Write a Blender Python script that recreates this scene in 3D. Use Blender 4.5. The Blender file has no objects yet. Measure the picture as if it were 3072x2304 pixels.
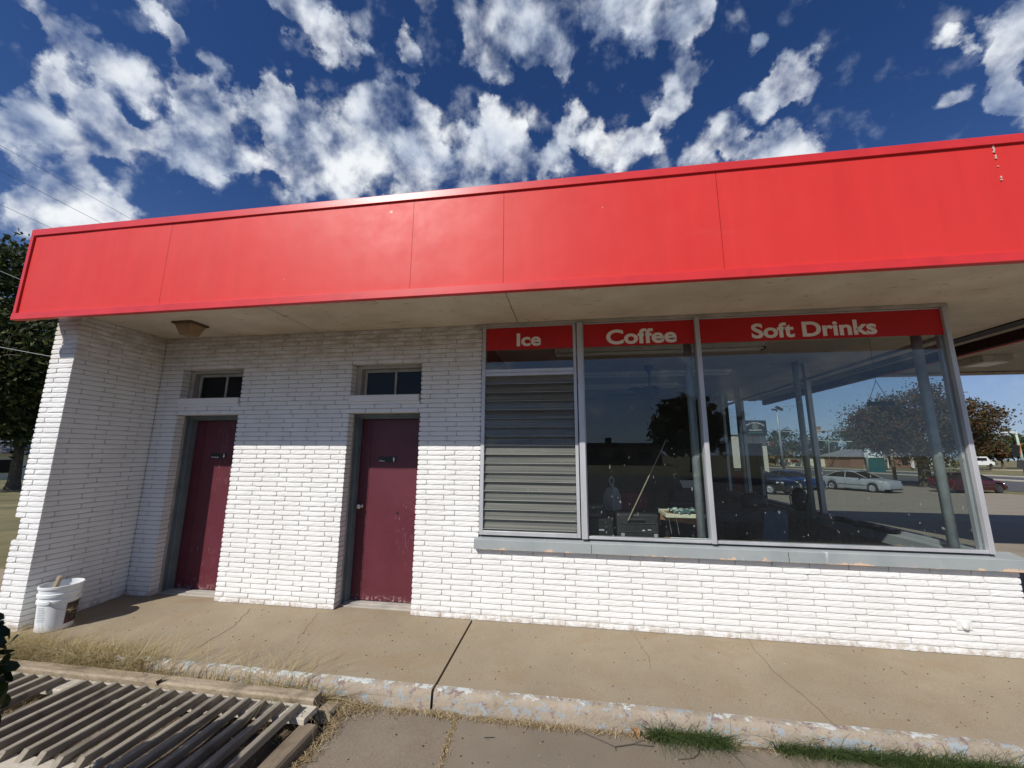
import bpy, math, random
from math import sin, cos, pi, radians, sqrt, atan2
from mathutils import Vector, Matrix, noise as mnoise
random.seed(7)
S = bpy.context.scene
COL = S.collection

# ------------------------------------------------------------------ camera model
FPX, W0, H0 = 1163.62, 3072.0, 2304.0
YAW, PIT, ROL, CH, CD = radians(8.7676), radians(10.098), radians(-0.2812), 1.5949, 4.0
CR = Matrix.Rotation(YAW, 3, 'Z') @ Matrix.Rotation(PIT, 3, 'X') @ Matrix.Rotation(ROL, 3, 'Y')
CO = Vector((0, -CD, CH))
def ray(px, py): return CR @ Vector(((px-W0/2)/FPX, 1, -(py-H0/2)/FPX))
def onX(px, py, x): d = ray(px, py); return CO + d*((x-CO.x)/d.x)
def onY(px, py, y): d = ray(px, py); return CO + d*((y-CO.y)/d.y)
def onZ(px, py, z): d = ray(px, py); return CO + d*((z-CO.z)/d.z)
def dep(px, py, t): return CO + ray(px, py)*t
def gz(y): return -.15 - .04*min(max(y-3, 0), 25) - .008*max(y-28, 0)
def gnd(px, py):
    d = ray(px, py); t = 2.0
    while t < 600:
        q = CO + d*t
        if q.z < gz(q.y): return Vector((q.x, q.y, gz(q.y)))
        t += .02 + t*.002
    return q

cam = bpy.data.objects.new('camera', bpy.data.cameras.new('camera')); COL.objects.link(cam)
cam.data.sensor_width = 36; cam.data.lens = FPX/W0*36
cam.data.clip_start = .05; cam.data.clip_end = 2000
m = Matrix.Identity(4)
rx, fy, uz = CR.col[0], CR.col[1], CR.col[2]
for i in range(3): m[i][0] = rx[i]; m[i][1] = uz[i]; m[i][2] = -fy[i]; m[i][3] = CO[i]
cam.matrix_world = m; S.camera = cam

# ------------------------------------------------------------------ materials
def nt(name):
    M = bpy.data.materials.new(name); M.use_nodes = True
    t = M.node_tree; t.nodes.clear()
    o = t.nodes.new('ShaderNodeOutputMaterial'); return M, t, o
def nd(t, kind, **kw):
    n = t.nodes.new(kind)
    for k, v in kw.items(): setattr(n, k, v)
    return n
def noise(t, scale, detail=4, rough=.55, vec=None, dist=0):
    n = t.nodes.new('ShaderNodeTexNoise'); n.inputs['Scale'].default_value = scale
    n.inputs['Detail'].default_value = detail; n.inputs['Roughness'].default_value = rough; n.inputs['Distortion'].default_value = dist
    if vec is not None: t.links.new(vec, n.inputs['Vector'])
    return n.outputs['Fac']
def ramp(t, fac, lo, hi, c0=(0, 0, 0, 1), c1=(1, 1, 1, 1)):
    r = t.nodes.new('ShaderNodeValToRGB'); r.color_ramp.elements[0].position = lo; r.color_ramp.elements[1].position = hi
    r.color_ramp.elements[0].color = c0; r.color_ramp.elements[1].color = c1
    t.links.new(fac, r.inputs['Fac']); return r.outputs['Color']
def mix(t, fac, a, b, mode='MIX'):
    x = t.nodes.new('ShaderNodeMix'); x.data_type = 'RGBA'; x.blend_type = mode
    for s, v in ((x.inputs[0], fac), (x.inputs[6], a), (x.inputs[7], b)):
        if isinstance(v, (int, float)): s.default_value = v
        elif isinstance(v, tuple): s.default_value = (*v[:3], 1)
        else: t.links.new(v, s)
    return x.outputs[2]
def coords(t, kind='Object', scale=(1, 1, 1)):
    c = t.nodes.new('ShaderNodeTexCoord'); mp = t.nodes.new('ShaderNodeMapping'); mp.inputs['Scale'].default_value = scale
    t.links.new(c.outputs[kind], mp.inputs['Vector']); return mp.outputs['Vector']
def bumpn(t, h, strength, dist=.01):
    b = t.nodes.new('ShaderNodeBump'); b.inputs['Strength'].default_value = strength; b.inputs['Distance'].default_value = dist
    t.links.new(h, b.inputs['Height']); return b.outputs['Normal']
def finish(t, o, colr, rough=.8, metal=0, nrm=None, spec=.4, coat=0):
    p = t.nodes.new('ShaderNodeBsdfPrincipled')
    if isinstance(colr, tuple): p.inputs['Base Color'].default_value = (*colr[:3], 1)
    else: t.links.new(colr, p.inputs['Base Color'])
    if isinstance(rough, (int, float)): p.inputs['Roughness'].default_value = rough
    else: t.links.new(rough, p.inputs['Roughness'])
    p.inputs['Metallic'].default_value = metal; p.inputs['Specular IOR Level'].default_value = spec
    p.inputs['Coat Weight'].default_value = coat
    if nrm is not None: t.links.new(nrm, p.inputs['Normal'])
    t.links.new(p.outputs[0], o.inputs['Surface']); return p
def simple(name, c, rough=.7, metal=0, var=.25, scale=6, bump=.15, bscale=60, spec=.4, stretch=(1, 1, 1), coat=0, dark=None):
    M, t, o = nt(name); v = coords(t, scale=stretch)
    n = noise(t, scale, 5, .6, v)
    d = dark or tuple(x*(1-var) for x in c); l = tuple(min(1, x*(1+var*.6)) for x in c)
    colr = ramp(t, n, .3, .7, (*d, 1), (*l, 1))
    finish(t, o, colr, rough, metal, bumpn(t, noise(t, bscale, 3, .6, v), bump, .004) if bump else None, spec, coat)
    return M

def m_brick():
    M, t, o = nt('white_painted_brick'); v = coords(t)
    base = ramp(t, noise(t, 3, 5, .6, v), .25, .75, (.74, .73, .705, 1), (.85, .845, .83, 1))
    # brown grime that has run down from the soffit joint, broken by noise
    sep = nd(t, 'ShaderNodeSeparateXYZ'); t.links.new(v, sep.inputs[0])
    mr = nd(t, 'ShaderNodeMapRange'); t.links.new(sep.outputs['Z'], mr.inputs[0])
    mr.inputs[1].default_value = 2.25; mr.inputs[2].default_value = 3.0; mr.inputs[3].default_value = 0; mr.inputs[4].default_value = 1
    ad = nd(t, 'ShaderNodeMath', operation='MULTIPLY'); t.links.new(mr.outputs[0], ad.inputs[0])
    t.links.new(ramp(t, noise(t, 4, 6, .7, coords(t, scale=(1, 1, 3))), .35, .7), ad.inputs[1])
    c1 = mix(t, ad.outputs[0], base, (.36, .28, .19))
    spots = ramp(t, noise(t, 23, 4, .65, coords(t, scale=(.5, .5, 2))), .66, .76)
    c2 = mix(t, spots, c1, (.52, .47, .41))
    # chipped and dirty lowest course
    m2 = nd(t, 'ShaderNodeMapRange'); t.links.new(sep.outputs['Z'], m2.inputs[0])
    m2.inputs[1].default_value = .10; m2.inputs[2].default_value = -.02; m2.inputs[3].default_value = 0; m2.inputs[4].default_value = 1
    a2 = nd(t, 'ShaderNodeMath', operation='MULTIPLY'); t.links.new(m2.outputs[0], a2.inputs[0])
    t.links.new(ramp(t, noise(t, 17, 6, .7, v), .42, .6), a2.inputs[1])
    c3 = mix(t, a2.outputs[0], c2, (.40, .31, .22))
    h = noise(t, 55, 6, .7, coords(t, scale=(.5, 1, 1.4)), .6)
    finish(t, o, c3, .62, 0, bumpn(t, h, 1.0, .007), .3); return M
def m_concrete(name, a, b, stain, fine=.20):
    M, t, o = nt(name); v = coords(t)
    c = ramp(t, noise(t, 1.1, 6, .62, v), .3, .7, (*a, 1), (*b, 1))
    c = mix(t, ramp(t, noise(t, 2.3, 6, .68, coords(t, scale=(1, 1.4, 1)), .5), .50, .72), c, stain)
    sp = noise(t, 180, 3, .6, v)
    c = mix(t, 1.0, c, ramp(t, sp, .3, .7, (1-fine*2, 1-fine*2, 1-fine*2, 1), (1, 1, 1, 1)), 'MULTIPLY')
    c = mix(t, ramp(t, noise(t, 34, 3, .5, v), .73, .78), c, tuple(x*.45 for x in a))
    c = mix(t, ramp(t, noise(t, 41, 2, .5, coords(t, scale=(1, 1.3, 1.1))), .75, .78), c, tuple(min(1, x*1.5) for x in b))
    finish(t, o, c, .88, 0, bumpn(t, noise(t, 130, 5, .65, v), .35, .004), .25); return M
def m_curb():
    M, t, o = nt('peeling_curb_paint'); v = coords(t)
    c = ramp(t, noise(t, 6, 6, .65, v), .35, .65, (.285, .235, .175, 1), (.365, .305, .235, 1))
    c = mix(t, ramp(t, noise(t, 17, 6, .7, coords(t, scale=(1, 1, 1.2)), .4), .575, .61), c, (.21, .155, .145))
    c = mix(t, ramp(t, noise(t, 12, 7, .72, coords(t, scale=(1.0, 1, 1.5)), .5), .548, .575), c, (.29, .325, .34))
    sep = nd(t, 'ShaderNodeSeparateXYZ'); t.links.new(v, sep.inputs[0])
    mr = nd(t, 'ShaderNodeMapRange'); t.links.new(sep.outputs['Z'], mr.inputs[0])
    mr.inputs[1].default_value = -.050; mr.inputs[2].default_value = -.026; mr.inputs[3].default_value = -.16; mr.inputs[4].default_value = .055
    ad = nd(t, 'ShaderNodeMath', operation='ADD'); t.links.new(mr.outputs[0], ad.inputs[0]); t.links.new(noise(t, 9, 7, .72, v, .4), ad.inputs[1])
    c = mix(t, ramp(t, ad.outputs[0], .57, .59), c, (.50, .52, .50))
    c = mix(t, ramp(t, noise(t, 45, 4, .6, v), .60, .70), c, (.22, .17, .125))
    finish(t, o, c, .8, 0, bumpn(t, noise(t, 40, 6, .7, v), .8, .008), .25); return M
def m_wood(name, a, b, stretch):
    M, t, o = nt(name); v = coords(t, scale=stretch)
    g = noise(t, 30, 6, .65, v, .4)
    c = ramp(t, g, .25, .75, (*a, 1), (*b, 1))
    c = mix(t, ramp(t, noise(t, 7, 4, .6, coords(t)), .5, .8), c, tuple(x*.62 for x in a))
    finish(t, o, c, .85, 0, bumpn(t, g, .5, .004), .2); return M
def m_glass(name, tint, ior=1.75, dust=.04, dustcol=(.45, .45, .42), st=(1, 1, 1)):
    M, t, o = nt(name)
    tr = nd(t, 'ShaderNodeBsdfTransparent'); tr.inputs[0].default_value = (*tint, 1)
    gl = nd(t, 'ShaderNodeBsdfGlossy'); gl.inputs['Roughness'].default_value = .0; gl.inputs[0].default_value = (.95, .97, 1, 1)
    fr = nd(t, 'ShaderNodeFresnel'); gm = nd(t, 'ShaderNodeNewGeometry'); mi = nd(t, 'ShaderNodeMath', operation='MULTIPLY_ADD')   # same reflectance on both faces of the sheet
    t.links.new(gm.outputs['Backfacing'], mi.inputs[0]); mi.inputs[1].default_value = 1/ior-ior; mi.inputs[2].default_value = ior; t.links.new(mi.outputs[0], fr.inputs['IOR'])
    mx = nd(t, 'ShaderNodeMixShader'); t.links.new(fr.outputs[0], mx.inputs[0]); t.links.new(tr.outputs[0], mx.inputs[1]); t.links.new(gl.outputs[0], mx.inputs[2])
    df = nd(t, 'ShaderNodeBsdfDiffuse'); df.inputs[0].default_value = (*dustcol, 1)
    v = coords(t, scale=st)
    n = ramp(t, noise(t, 5, 6, .7, v, .3), .25, .8)
    sp = ramp(t, noise(t, 38, 2, .4, coords(t, scale=(1, 1, .5))), .735, .75)
    m1 = nd(t, 'ShaderNodeMath', operation='MULTIPLY'); t.links.new(n, m1.inputs[0]); m1.inputs[1].default_value = dust
    m3 = nd(t, 'ShaderNodeMath', operation='MULTIPLY_ADD'); t.links.new(sp, m3.inputs[0]); m3.inputs[1].default_value = .25 if dust < .3 else .1; t.links.new(m1.outputs[0], m3.inputs[2])
    m2 = nd(t, 'ShaderNodeMixShader'); t.links.new(m3.outputs[0], m2.inputs[0]); t.links.new(mx.outputs[0], m2.inputs[1]); t.links.new(df.outputs[0], m2.inputs[2])
    t.links.new(m2.outputs[0], o.inputs['Surface']); return M
def m_leaf(name, cols, rough=.6, trans=.3):
    M, t, o = nt(name)
    g = nd(t, 'ShaderNodeNewGeometry'); r = nd(t, 'ShaderNodeValToRGB')
    t.links.new(g.outputs['Random Per Island'], r.inputs['Fac'])
    el = r.color_ramp.elements
    for i, c in enumerate(cols):
        p = i/(len(cols)-1)
        e = el[i] if i < 2 else el.new(p)
        e.position = p; e.color = (*c, 1)
    p = nd(t, 'ShaderNodeBsdfPrincipled'); t.links.new(r.outputs[0], p.inputs['Base Color']); p.inputs['Roughness'].default_value = rough
    p.inputs['Specular IOR Level'].default_value = .25
    tl = nd(t, 'ShaderNodeBsdfTranslucent'); t.links.new(r.outputs[0], tl.inputs[0])
    mx = nd(t, 'ShaderNodeMixShader'); mx.inputs[0].default_value = trans
    t.links.new(p.outputs[0], mx.inputs[1]); t.links.new(tl.outputs[0], mx.inputs[2]); t.links.new(mx.outputs[0], o.inputs['Surface']); return M
def m_fascia():
    M, t, o = nt('red_fascia_metal'); v = coords(t)
    c = ramp(t, noise(t, .7, 3, .5, v), .3, .7, (.62, .035, .029, 1), (.655, .041, .034, 1))
    c = mix(t, ramp(t, noise(t, 2.2, 6, .7, coords(t, scale=(.5, 1, 1.6))), .66, 1.0), c, (.64, .085, .07))
    c = mix(t, ramp(t, noise(t, 14, 2, .4, coords(t, scale=(1, 1, .6))), .78, .80), c, (.66, .42, .34))
    c = mix(t, 1.0, c, ramp(t, noise(t, 9, 5, .6, coords(t, scale=(1, 1, .06))), .3, .7, (.93, .90, .90, 1), (1, 1, 1, 1)), 'MULTIPLY')
    h = noise(t, 1.6, 3, .45, v)
    finish(t, o, c, ramp(t, noise(t, 5, 4, .6, v), .3, .7, (.42, .42, .42, 1), (.52, .52, .52, 1)), 0, bumpn(t, h, .17, .05), .28); return M
def m_door():
    M, t, o = nt('maroon_door_paint'); v = coords(t)
    c = ramp(t, noise(t, 2.2, 6, .65, v), .3, .7, (.088, .0145, .023, 1), (.118, .026, .037, 1))
    scr = ramp(t, noise(t, 34, 3, .55, coords(t, scale=(2.4, 1, .28)), 1.2), .645, .665)
    msk = ramp(t, noise(t, 1.6, 2, .5, coords(t, scale=(1.3, 1, .7))), .54, .66)
    mm = nd(t, 'ShaderNodeMath', operation='MULTIPLY'); t.links.new(scr, mm.inputs[0]); t.links.new(msk, mm.inputs[1])
    c = mix(t, mm.outputs[0], c, (.27, .155, .165))
    sep = nd(t, 'ShaderNodeSeparateXYZ'); t.links.new(v, sep.inputs[0])
    mr = nd(t, 'ShaderNodeMapRange'); t.links.new(sep.outputs['Z'], mr.inputs[0]); mr.inputs[1].default_value = .09; mr.inputs[2].default_value = 0
    m2 = nd(t, 'ShaderNodeMath', operation='MULTIPLY'); t.links.new(mr.outputs[0], m2.inputs[0]); t.links.new(ramp(t, noise(t, 24, 5, .7, v), .52, .58), m2.inputs[1])
    c = mix(t, m2.outputs[0], c, (.46, .34, .32))
    finish(t, o, c, .42, 0, bumpn(t, noise(t, 9, 4, .6, v), .12, .01), .4); return M
def m_soffit():
    M, t, o = nt('stained_soffit_plaster'); v = coords(t)
    c = ramp(t, noise(t, 1.2, 6, .62, v), .3, .72, (.52, .44, .345, 1), (.74, .67, .56, 1))
    c = mix(t, ramp(t, noise(t, 5, 6, .72, coords(t, scale=(1, 2.4, 1)), .7), .60, .70), c, (.27, .21, .15))
    c = mix(t, ramp(t, noise(t, 15, 5, .7, coords(t, scale=(.7, 2.5, 1)), .9), .655, .69), c, (.13, .10, .075))
    finish(t, o, c, .9, 0, bumpn(t, noise(t, 30, 6, .7, v), .5, .008), .2); return M
def m_sillpaint():
    M, t, o = nt('peeling_grey_sill'); v = coords(t)
    c = ramp(t, noise(t, 3, 5, .6, v), .3, .7, (.255, .280, .283, 1), (.325, .347, .347, 1))
    c = mix(t, ramp(t, noise(t, 14, 5, .6, coords(t, scale=(1.4, 1, .16))), .66, .72), c, (.45, .48, .48))
    sep = nd(t, 'ShaderNodeSeparateXYZ'); t.links.new(v, sep.inputs[0])
    mr = nd(t, 'ShaderNodeMapRange'); t.links.new(sep.outputs['Z'], mr.inputs[0]); mr.inputs[1].default_value = .705; mr.inputs[2].default_value = .66; mr.inputs[3].default_value = -.13; mr.inputs[4].default_value = .09
    ad = nd(t, 'ShaderNodeMath', operation='ADD'); t.links.new(mr.outputs[0], ad.inputs[0]); t.links.new(noise(t, 6, 5, .65, v), ad.inputs[1])
    c = mix(t, ramp(t, ad.outputs[0], .60, .61), c, (.60, .43, .30))
    finish(t, o, c, .6, 0, bumpn(t, noise(t, 40, 5, .6, v), .25, .004), .35); return M

MT = dict(
 brick=m_brick(), conc=m_concrete('tan_sidewalk_concrete', (.31, .252, .172), (.405, .335, .235), (.345, .26, .165)),
 slab=m_concrete('grey_tan_slab_concrete', (.22, .182, .138), (.30, .252, .192), (.25, .195, .14)),
 lot=m_concrete('worn_pale_lot_paving', (.28, .24, .18), (.36, .31, .24), (.30, .255, .19)),
 curb=m_curb(), fascia=m_fascia(), soffit=m_soffit(), door=m_door(), sill=m_sillpaint(),
 trim=simple('red_trim_metal', (.60, .032, .032), .35, var=.12, bump=.05, spec=.5),
 alu=simple('weathered_aluminium_frame', (.52, .525, .54), .42, .35, .18, 4, .1, spec=.5, stretch=(1, 1, .4)),
 steel=simple('blue_grey_painted_steel', (.155, .185, .195), .5, 0, .2, 5, .1),
 cream=simple('dirty_cream_wood_trim', (.42, .39, .34), .75, 0, .3, 5, .2),
 pipe=simple('dull_grey_pipe_paint', (.33, .36, .37), .42, .2, .3, 6, .1),
 signred=simple('red_sign_vinyl', (.50, .010, .012), .38, 0, .10, 3, 0),
 signtxt=simple('white_sign_vinyl', (.84, .79, .73), .5, 0, .08, 4, 0),
 black=simple('black_plastic', (.018, .018, .019), .45, 0, .3, 8, .15),
 darkgrey=simple('dark_grey_plastic', (.05, .05, .052), .5, 0, .3, 8, .15),
 offwhite=simple('off_white_plastic', (.70, .70, .67), .45, 0, .1, 9, .05),
 bucket=simple('white_bucket_plastic', (.74, .76, .77), .4, 0, .12, 7, .08, spec=.5),
 chrome=simple('worn_chrome', (.62, .60, .57), .25, 1, .1, 9, .05),
 timber=m_wood('weathered_timber', (.24, .19, .135), (.44, .365, .265), (.12, 1, 1)),
 timbery=m_wood('weathered_timber_side', (.13, .10, .072), (.27, .215, .155), (1, .12, 1)),
 slat=m_wood('grey_baluster_wood', (.16, .14, .11), (.37, .33, .265), (1, .1, 1)),
 rail=m_wood('pale_rail_wood', (.40, .36, .29), (.60, .55, .46), (.1, 1, 1)),
 dirt=simple('dry_dirt', (.115, .085, .058), .95, 0, .45, 9, .8, 40),
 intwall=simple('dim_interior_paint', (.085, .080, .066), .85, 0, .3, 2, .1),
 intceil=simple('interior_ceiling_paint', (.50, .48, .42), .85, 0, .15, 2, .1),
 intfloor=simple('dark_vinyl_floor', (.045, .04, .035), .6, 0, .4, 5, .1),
 roofdark=simple('tar_roof', (.05, .05, .05), .9),
 dryg=m_leaf('dry_grass_blades', [(.30, .22, .09), (.46, .37, .18), (.58, .48, .27), (.36, .28, .13), (.20, .19, .07)], .8, .25),
 straw=m_leaf('straw_litter', [(.12, .075, .04), (.40, .30, .16), (.58, .48, .30), (.22, .15, .075), (.30, .22, .11)], .8, .15),
 greeng=m_leaf('green_grass_blades', [(.025, .05, .014), (.05, .095, .026), (.085, .14, .04), (.16, .17, .06)], .6, .3),
 bushl=m_leaf('dark_evergreen_leaves', [(.008, .020, .006), (.016, .034, .010), (.04, .06, .016)], .35, .2),
 autumn=m_leaf('rusty_autumn_leaves', [(.040, .038, .014), (.105, .046, .020), (.13, .062, .026), (.055, .056, .020), (.085, .038, .018), (.035, .046, .016), (.045, .052, .018)], .7, .25),
 greenl=m_leaf('dull_green_leaves', [(.020, .038, .012), (.045, .065, .020), (.075, .088, .03), (.03, .05, .016)], .7, .25),
 greend=m_leaf('deep_green_leaves', [(.012, .024, .008), (.028, .045, .014), (.06, .075, .022), (.11, .11, .035)], .7, .25),
 mortar=simple('dirty_white_mortar', (.50, .485, .45), .9, 0, .3, 14, .4),
 bark=simple('grey_brown_bark', (.10, .082, .062), .95, 0, .4, 12, .9, 25, stretch=(1, 1, .3)),
 glass=m_glass('dusty_window_glass', (.88, .91, .905), 1.5, .005),
 louver=m_glass('grimy_louver_glass', (.62, .64, .62), 1.45, .62, (.38, .375, .32), (.07, 1, 9)),
 darkglass=simple('dark_window_glass', (.012, .014, .016), .08, 0, .2, 3, 0, spec=.17),
 asphalt=simple('worn_asphalt', (.085, .083, .082), .9, 0, .25, 1.5, .4, 30),
 drylawn=simple('dry_lawn', (.18, .15, .07), .95, 0, .35, .6, .8, 10, dark=(.085, .085, .032)),
 kerb=simple('pale_kerb_concrete', (.50, .45, .36), .85, 0, .15, 2, .2),
 tyre=simple('tyre_rubber', (.018, .018, .018), .8, 0, .2, 8, .2),
 rim=simple('alloy_rim', (.62, .63, .65), .25, .8, .1, 8, 0),
 lamp=simple('headlamp_lens', (.62, .60, .56), .12, .2, .1, 8, 0, spec=.7),
 taill=simple('red_tail_lens', (.12, .008, .008), .2, 0, .1, 8, 0),
)
def paint(name, c): return simple(name, c, .34, 0, .08, 2, 0, spec=.45, coat=.35)

# ------------------------------------------------------------------ mesh helpers
class MB:
    def __init__(s): s.v = []; s.f = []; s.m = []
    def add(s, vs, fs, mi=0):
        b = len(s.v); s.v += [tuple(x) for x in vs]; s.f += [tuple(b+i for i in f) for f in fs]; s.m += [mi]*len(fs); return s
    def box(s, x0, x1, y0, y1, z0, z1, mi=0):
        return s.add([(x0,y0,z0),(x1,y0,z0),(x1,y1,z0),(x0,y1,z0),(x0,y0,z1),(x1,y0,z1),(x1,y1,z1),(x0,y1,z1)],
                     [(0,3,2,1),(4,5,6,7),(0,1,5,4),(1,2,6,5),(2,3,7,6),(3,0,4,7)], mi)
    def obox(s, c, sz, R, mi=0):
        hx, hy, hz = sz[0]/2, sz[1]/2, sz[2]/2; c = Vector(c)
        vs = [c + R @ Vector((a*hx, b*hy, d*hz)) for d in (-1, 1) for a, b in ((-1,-1),(1,-1),(1,1),(-1,1))]
        return s.add(vs, [(0,3,2,1),(4,5,6,7),(0,1,5,4),(1,2,6,5),(2,3,7,6),(3,0,4,7)], mi)
    def prism(s, pts, d, mi=0):
        d = Vector(d); n = len(pts); vs = [Vector(p) for p in pts]; vs += [p+d for p in vs]
        return s.add(vs, [tuple(range(n-1,-1,-1)), tuple(range(n,2*n))]+[(i,(i+1)%n,n+(i+1)%n,n+i) for i in range(n)], mi)
    def tube(s, pts, r, n=8, mi=0, cap=True):
        pts = [Vector(p) for p in pts]; rs = r if isinstance(r, (list, tuple)) else [r]*len(pts); vs = []; fs = []
        for i, p in enumerate(pts):
            d = (pts[min(i+1, len(pts)-1)]-pts[max(i-1, 0)]).normalized()
            a = d.orthogonal().normalized() if i == 0 else (a - d*a.dot(d)).normalized()
            b = d.cross(a)
            for k in range(n): w = 2*pi*k/n; vs.append(p + (a*cos(w)+b*sin(w))*rs[i])
        for i in range(len(pts)-1):
            for k in range(n): fs.append((i*n+k, i*n+(k+1)%n, (i+1)*n+(k+1)%n, (i+1)*n+k))
        if cap: fs += [tuple(range(n-1,-1,-1)), tuple(range((len(pts)-1)*n, len(pts)*n))]
        return s.add(vs, fs, mi)
    def lathe(s, prof, n=24, c=(0,0,0), mi=0, axis=None):
        c = Vector(c); Q = Matrix.Identity(3) if axis is None else Vector((0,0,1)).rotation_difference(Vector(axis)).to_matrix(); vs = []; fs = []
        for r, z in prof:
            for k in range(n): w = 2*pi*k/n; vs.append(c + Q @ Vector((r*cos(w), r*sin(w), z)))
        for i in range(len(prof)-1):
            for k in range(n): fs.append((i*n+k, i*n+(k+1)%n, (i+1)*n+(k+1)%n, (i+1)*n+k))
        fs += [tuple(range(n-1,-1,-1)), tuple(range((len(prof)-1)*n, len(prof)*n))]
        return s.add(vs, fs, mi)
    def build(s, name, mats, parent=None, bevel=0, smooth=False, world=False):
        me = bpy.data.meshes.new(name)
        org = Vector((0, 0, 0))
        if parent is not None and world:
            org = ROOT(parent)
            me.from_pydata([tuple(Vector(v)-org) for v in s.v], [], s.f)
        else: me.from_pydata(s.v, [], s.f)
        mats = mats if isinstance(mats, (list, tuple)) else [mats]
        for M in mats: me.materials.append(M)
        if len(mats) > 1: me.polygons.foreach_set('material_index', s.m)
        if smooth: me.polygons.foreach_set('use_smooth', [True]*len(me.polygons))
        me.update()
        o = bpy.data.objects.new(name, me); COL.objects.link(o)
        if parent is not None: o.parent = parent
        if bevel:
            b = o.modifiers.new('edge', 'BEVEL'); b.width = bevel; b.segments = 2; b.limit_method = 'ANGLE'; b.angle_limit = radians(40)
        return o
def ROOT(o):
    p = Vector((0, 0, 0))
    while o is not None: p += o.location; o = o.parent
    return p
def tag(o, label=None, cat=None, group=None, kind=None):
    if label: o['label'] = label
    if cat: o['category'] = cat
    if group: o['group'] = group
    if kind: o['kind'] = kind
    return o
def thing(name, label, cat, loc=(0,0,0), rz=0, group=None):
    o = bpy.data.objects.new(name, None); COL.objects.link(o); o.location = loc; o.rotation_euler = (0, 0, rz); o.empty_display_size = .1
    return tag(o, label, cat, group)
def dup(root, loc, rz=0, label=None):
    r = root.copy(); COL.objects.link(r); r.location = loc; r.rotation_euler = (0, 0, rz)
    if label: r['label'] = label
    for ch in list(root.children):
        c2 = ch.copy(); COL.objects.link(c2); c2.parent = r
        for g in ch.children:
            d = g.copy(); COL.objects.link(d); d.parent = c2
    return r
def struct(o): o['kind'] = 'structure'; return o
def text_mesh(s, size, bold=.0, ext=.002, align='LEFT', spacing=1.0):
    cu = bpy.data.curves.new('t', 'FONT'); cu.body = s; cu.size = size; cu.offset = bold*size; cu.extrude = ext; cu.align_x = align; cu.space_character = spacing; cu.resolution_u = 6
    ob = bpy.data.objects.new('t', cu); COL.objects.link(ob)
    dg = bpy.context.evaluated_depsgraph_get(); me = bpy.data.meshes.new_from_object(ob.evaluated_get(dg))
    vs = [v.co.copy() for v in me.vertices]; fs = [tuple(p.vertices) for p in me.polygons]
    bpy.data.objects.remove(ob); bpy.data.curves.remove(cu); bpy.data.meshes.remove(me)
    return vs, fs
def text_fit(mb, s, x0, x1, z0, z1, y, bold=.02, ext=.002, spacing=1.0, mi=0, xf=None):
    "lettering fitted into x0..x1 and z0..z1 (ink box), facing -Y"
    vs, fs = text_mesh(s, 1, bold, 0.01, 'LEFT', spacing)
    ax, bx = min(v.x for v in vs), max(v.x for v in vs); ay, by = min(v.y for v in vs), max(v.y for v in vs)
    out = []
    for v in vs:
        p = Vector((x0+(v.x-ax)/(bx-ax)*(x1-x0), y-ext*(v.z/0.01), z0+(v.y-ay)/(by-ay)*(z1-z0)))
        out.append(xf(p) if xf else p)
    mb.add(out, fs, mi)

# ------------------------------------------------------------------ brickwork
CRS, BL = 2.985/59, .305
def brick(mb, u0, u1, z0, z1, back, fr, nu=None):
    "one roughened roman brick; fr(u, depth, z) maps to the world"
    L = u1-u0; nu = nu or max(2, int(L/.05)); nz = 3
    g = []; ph = random.random()*100; push = random.uniform(-.0018, .0014); tl = random.uniform(-.0012, .0012)
    for j in range(nz+1):
        for i in range(nu+1):
            u = u0+L*i/nu; z = z0+(z1-z0)*j/nz
            edge = i in (0, nu) or j in (0, nz); crn = i in (0, nu) and j in (0, nz)
            n = mnoise.noise(Vector((u*26+ph, z*75, ph)))+.5*mnoise.noise(Vector((u*60, z*120, ph)))
            d = push + .0020*n + (.0015 if edge else 0) + (.0015 if crn else 0) + tl*(i/nu-.5)
            if edge:
                u += .0016*mnoise.noise(Vector((u*30, z*40, ph+9))); z += .0008*mnoise.noise(Vector((u*14, z*40, ph+5)))
                if crn: u += .002*(1 if i == 0 else -1); z += .002*(1 if j == 0 else -1)
            g.append(fr(u, d, z))
    fs = []
    for j in range(nz):
        for i in range(nu): a = j*(nu+1)+i; fs.append((a, a+1, a+nu+2, a+nu+1))
    ring = [i for i in range(nu+1)] + [j*(nu+1)+nu for j in range(1, nz+1)] + [nz*(nu+1)+i for i in range(nu-1, -1, -1)] + [j*(nu+1) for j in range(nz-1, 0, -1)]
    nb = len(g)
    for r in ring:
        j, i = divmod(r, nu+1)
        g.append(fr(u0+L*i/nu, back, z0+(z1-z0)*j/nz))
    n = len(ring)
    for k in range(n): fs.append((ring[(k+1)%n], ring[k], nb+k, nb+(k+1)%n))
    mb.add(g, fs)
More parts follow.
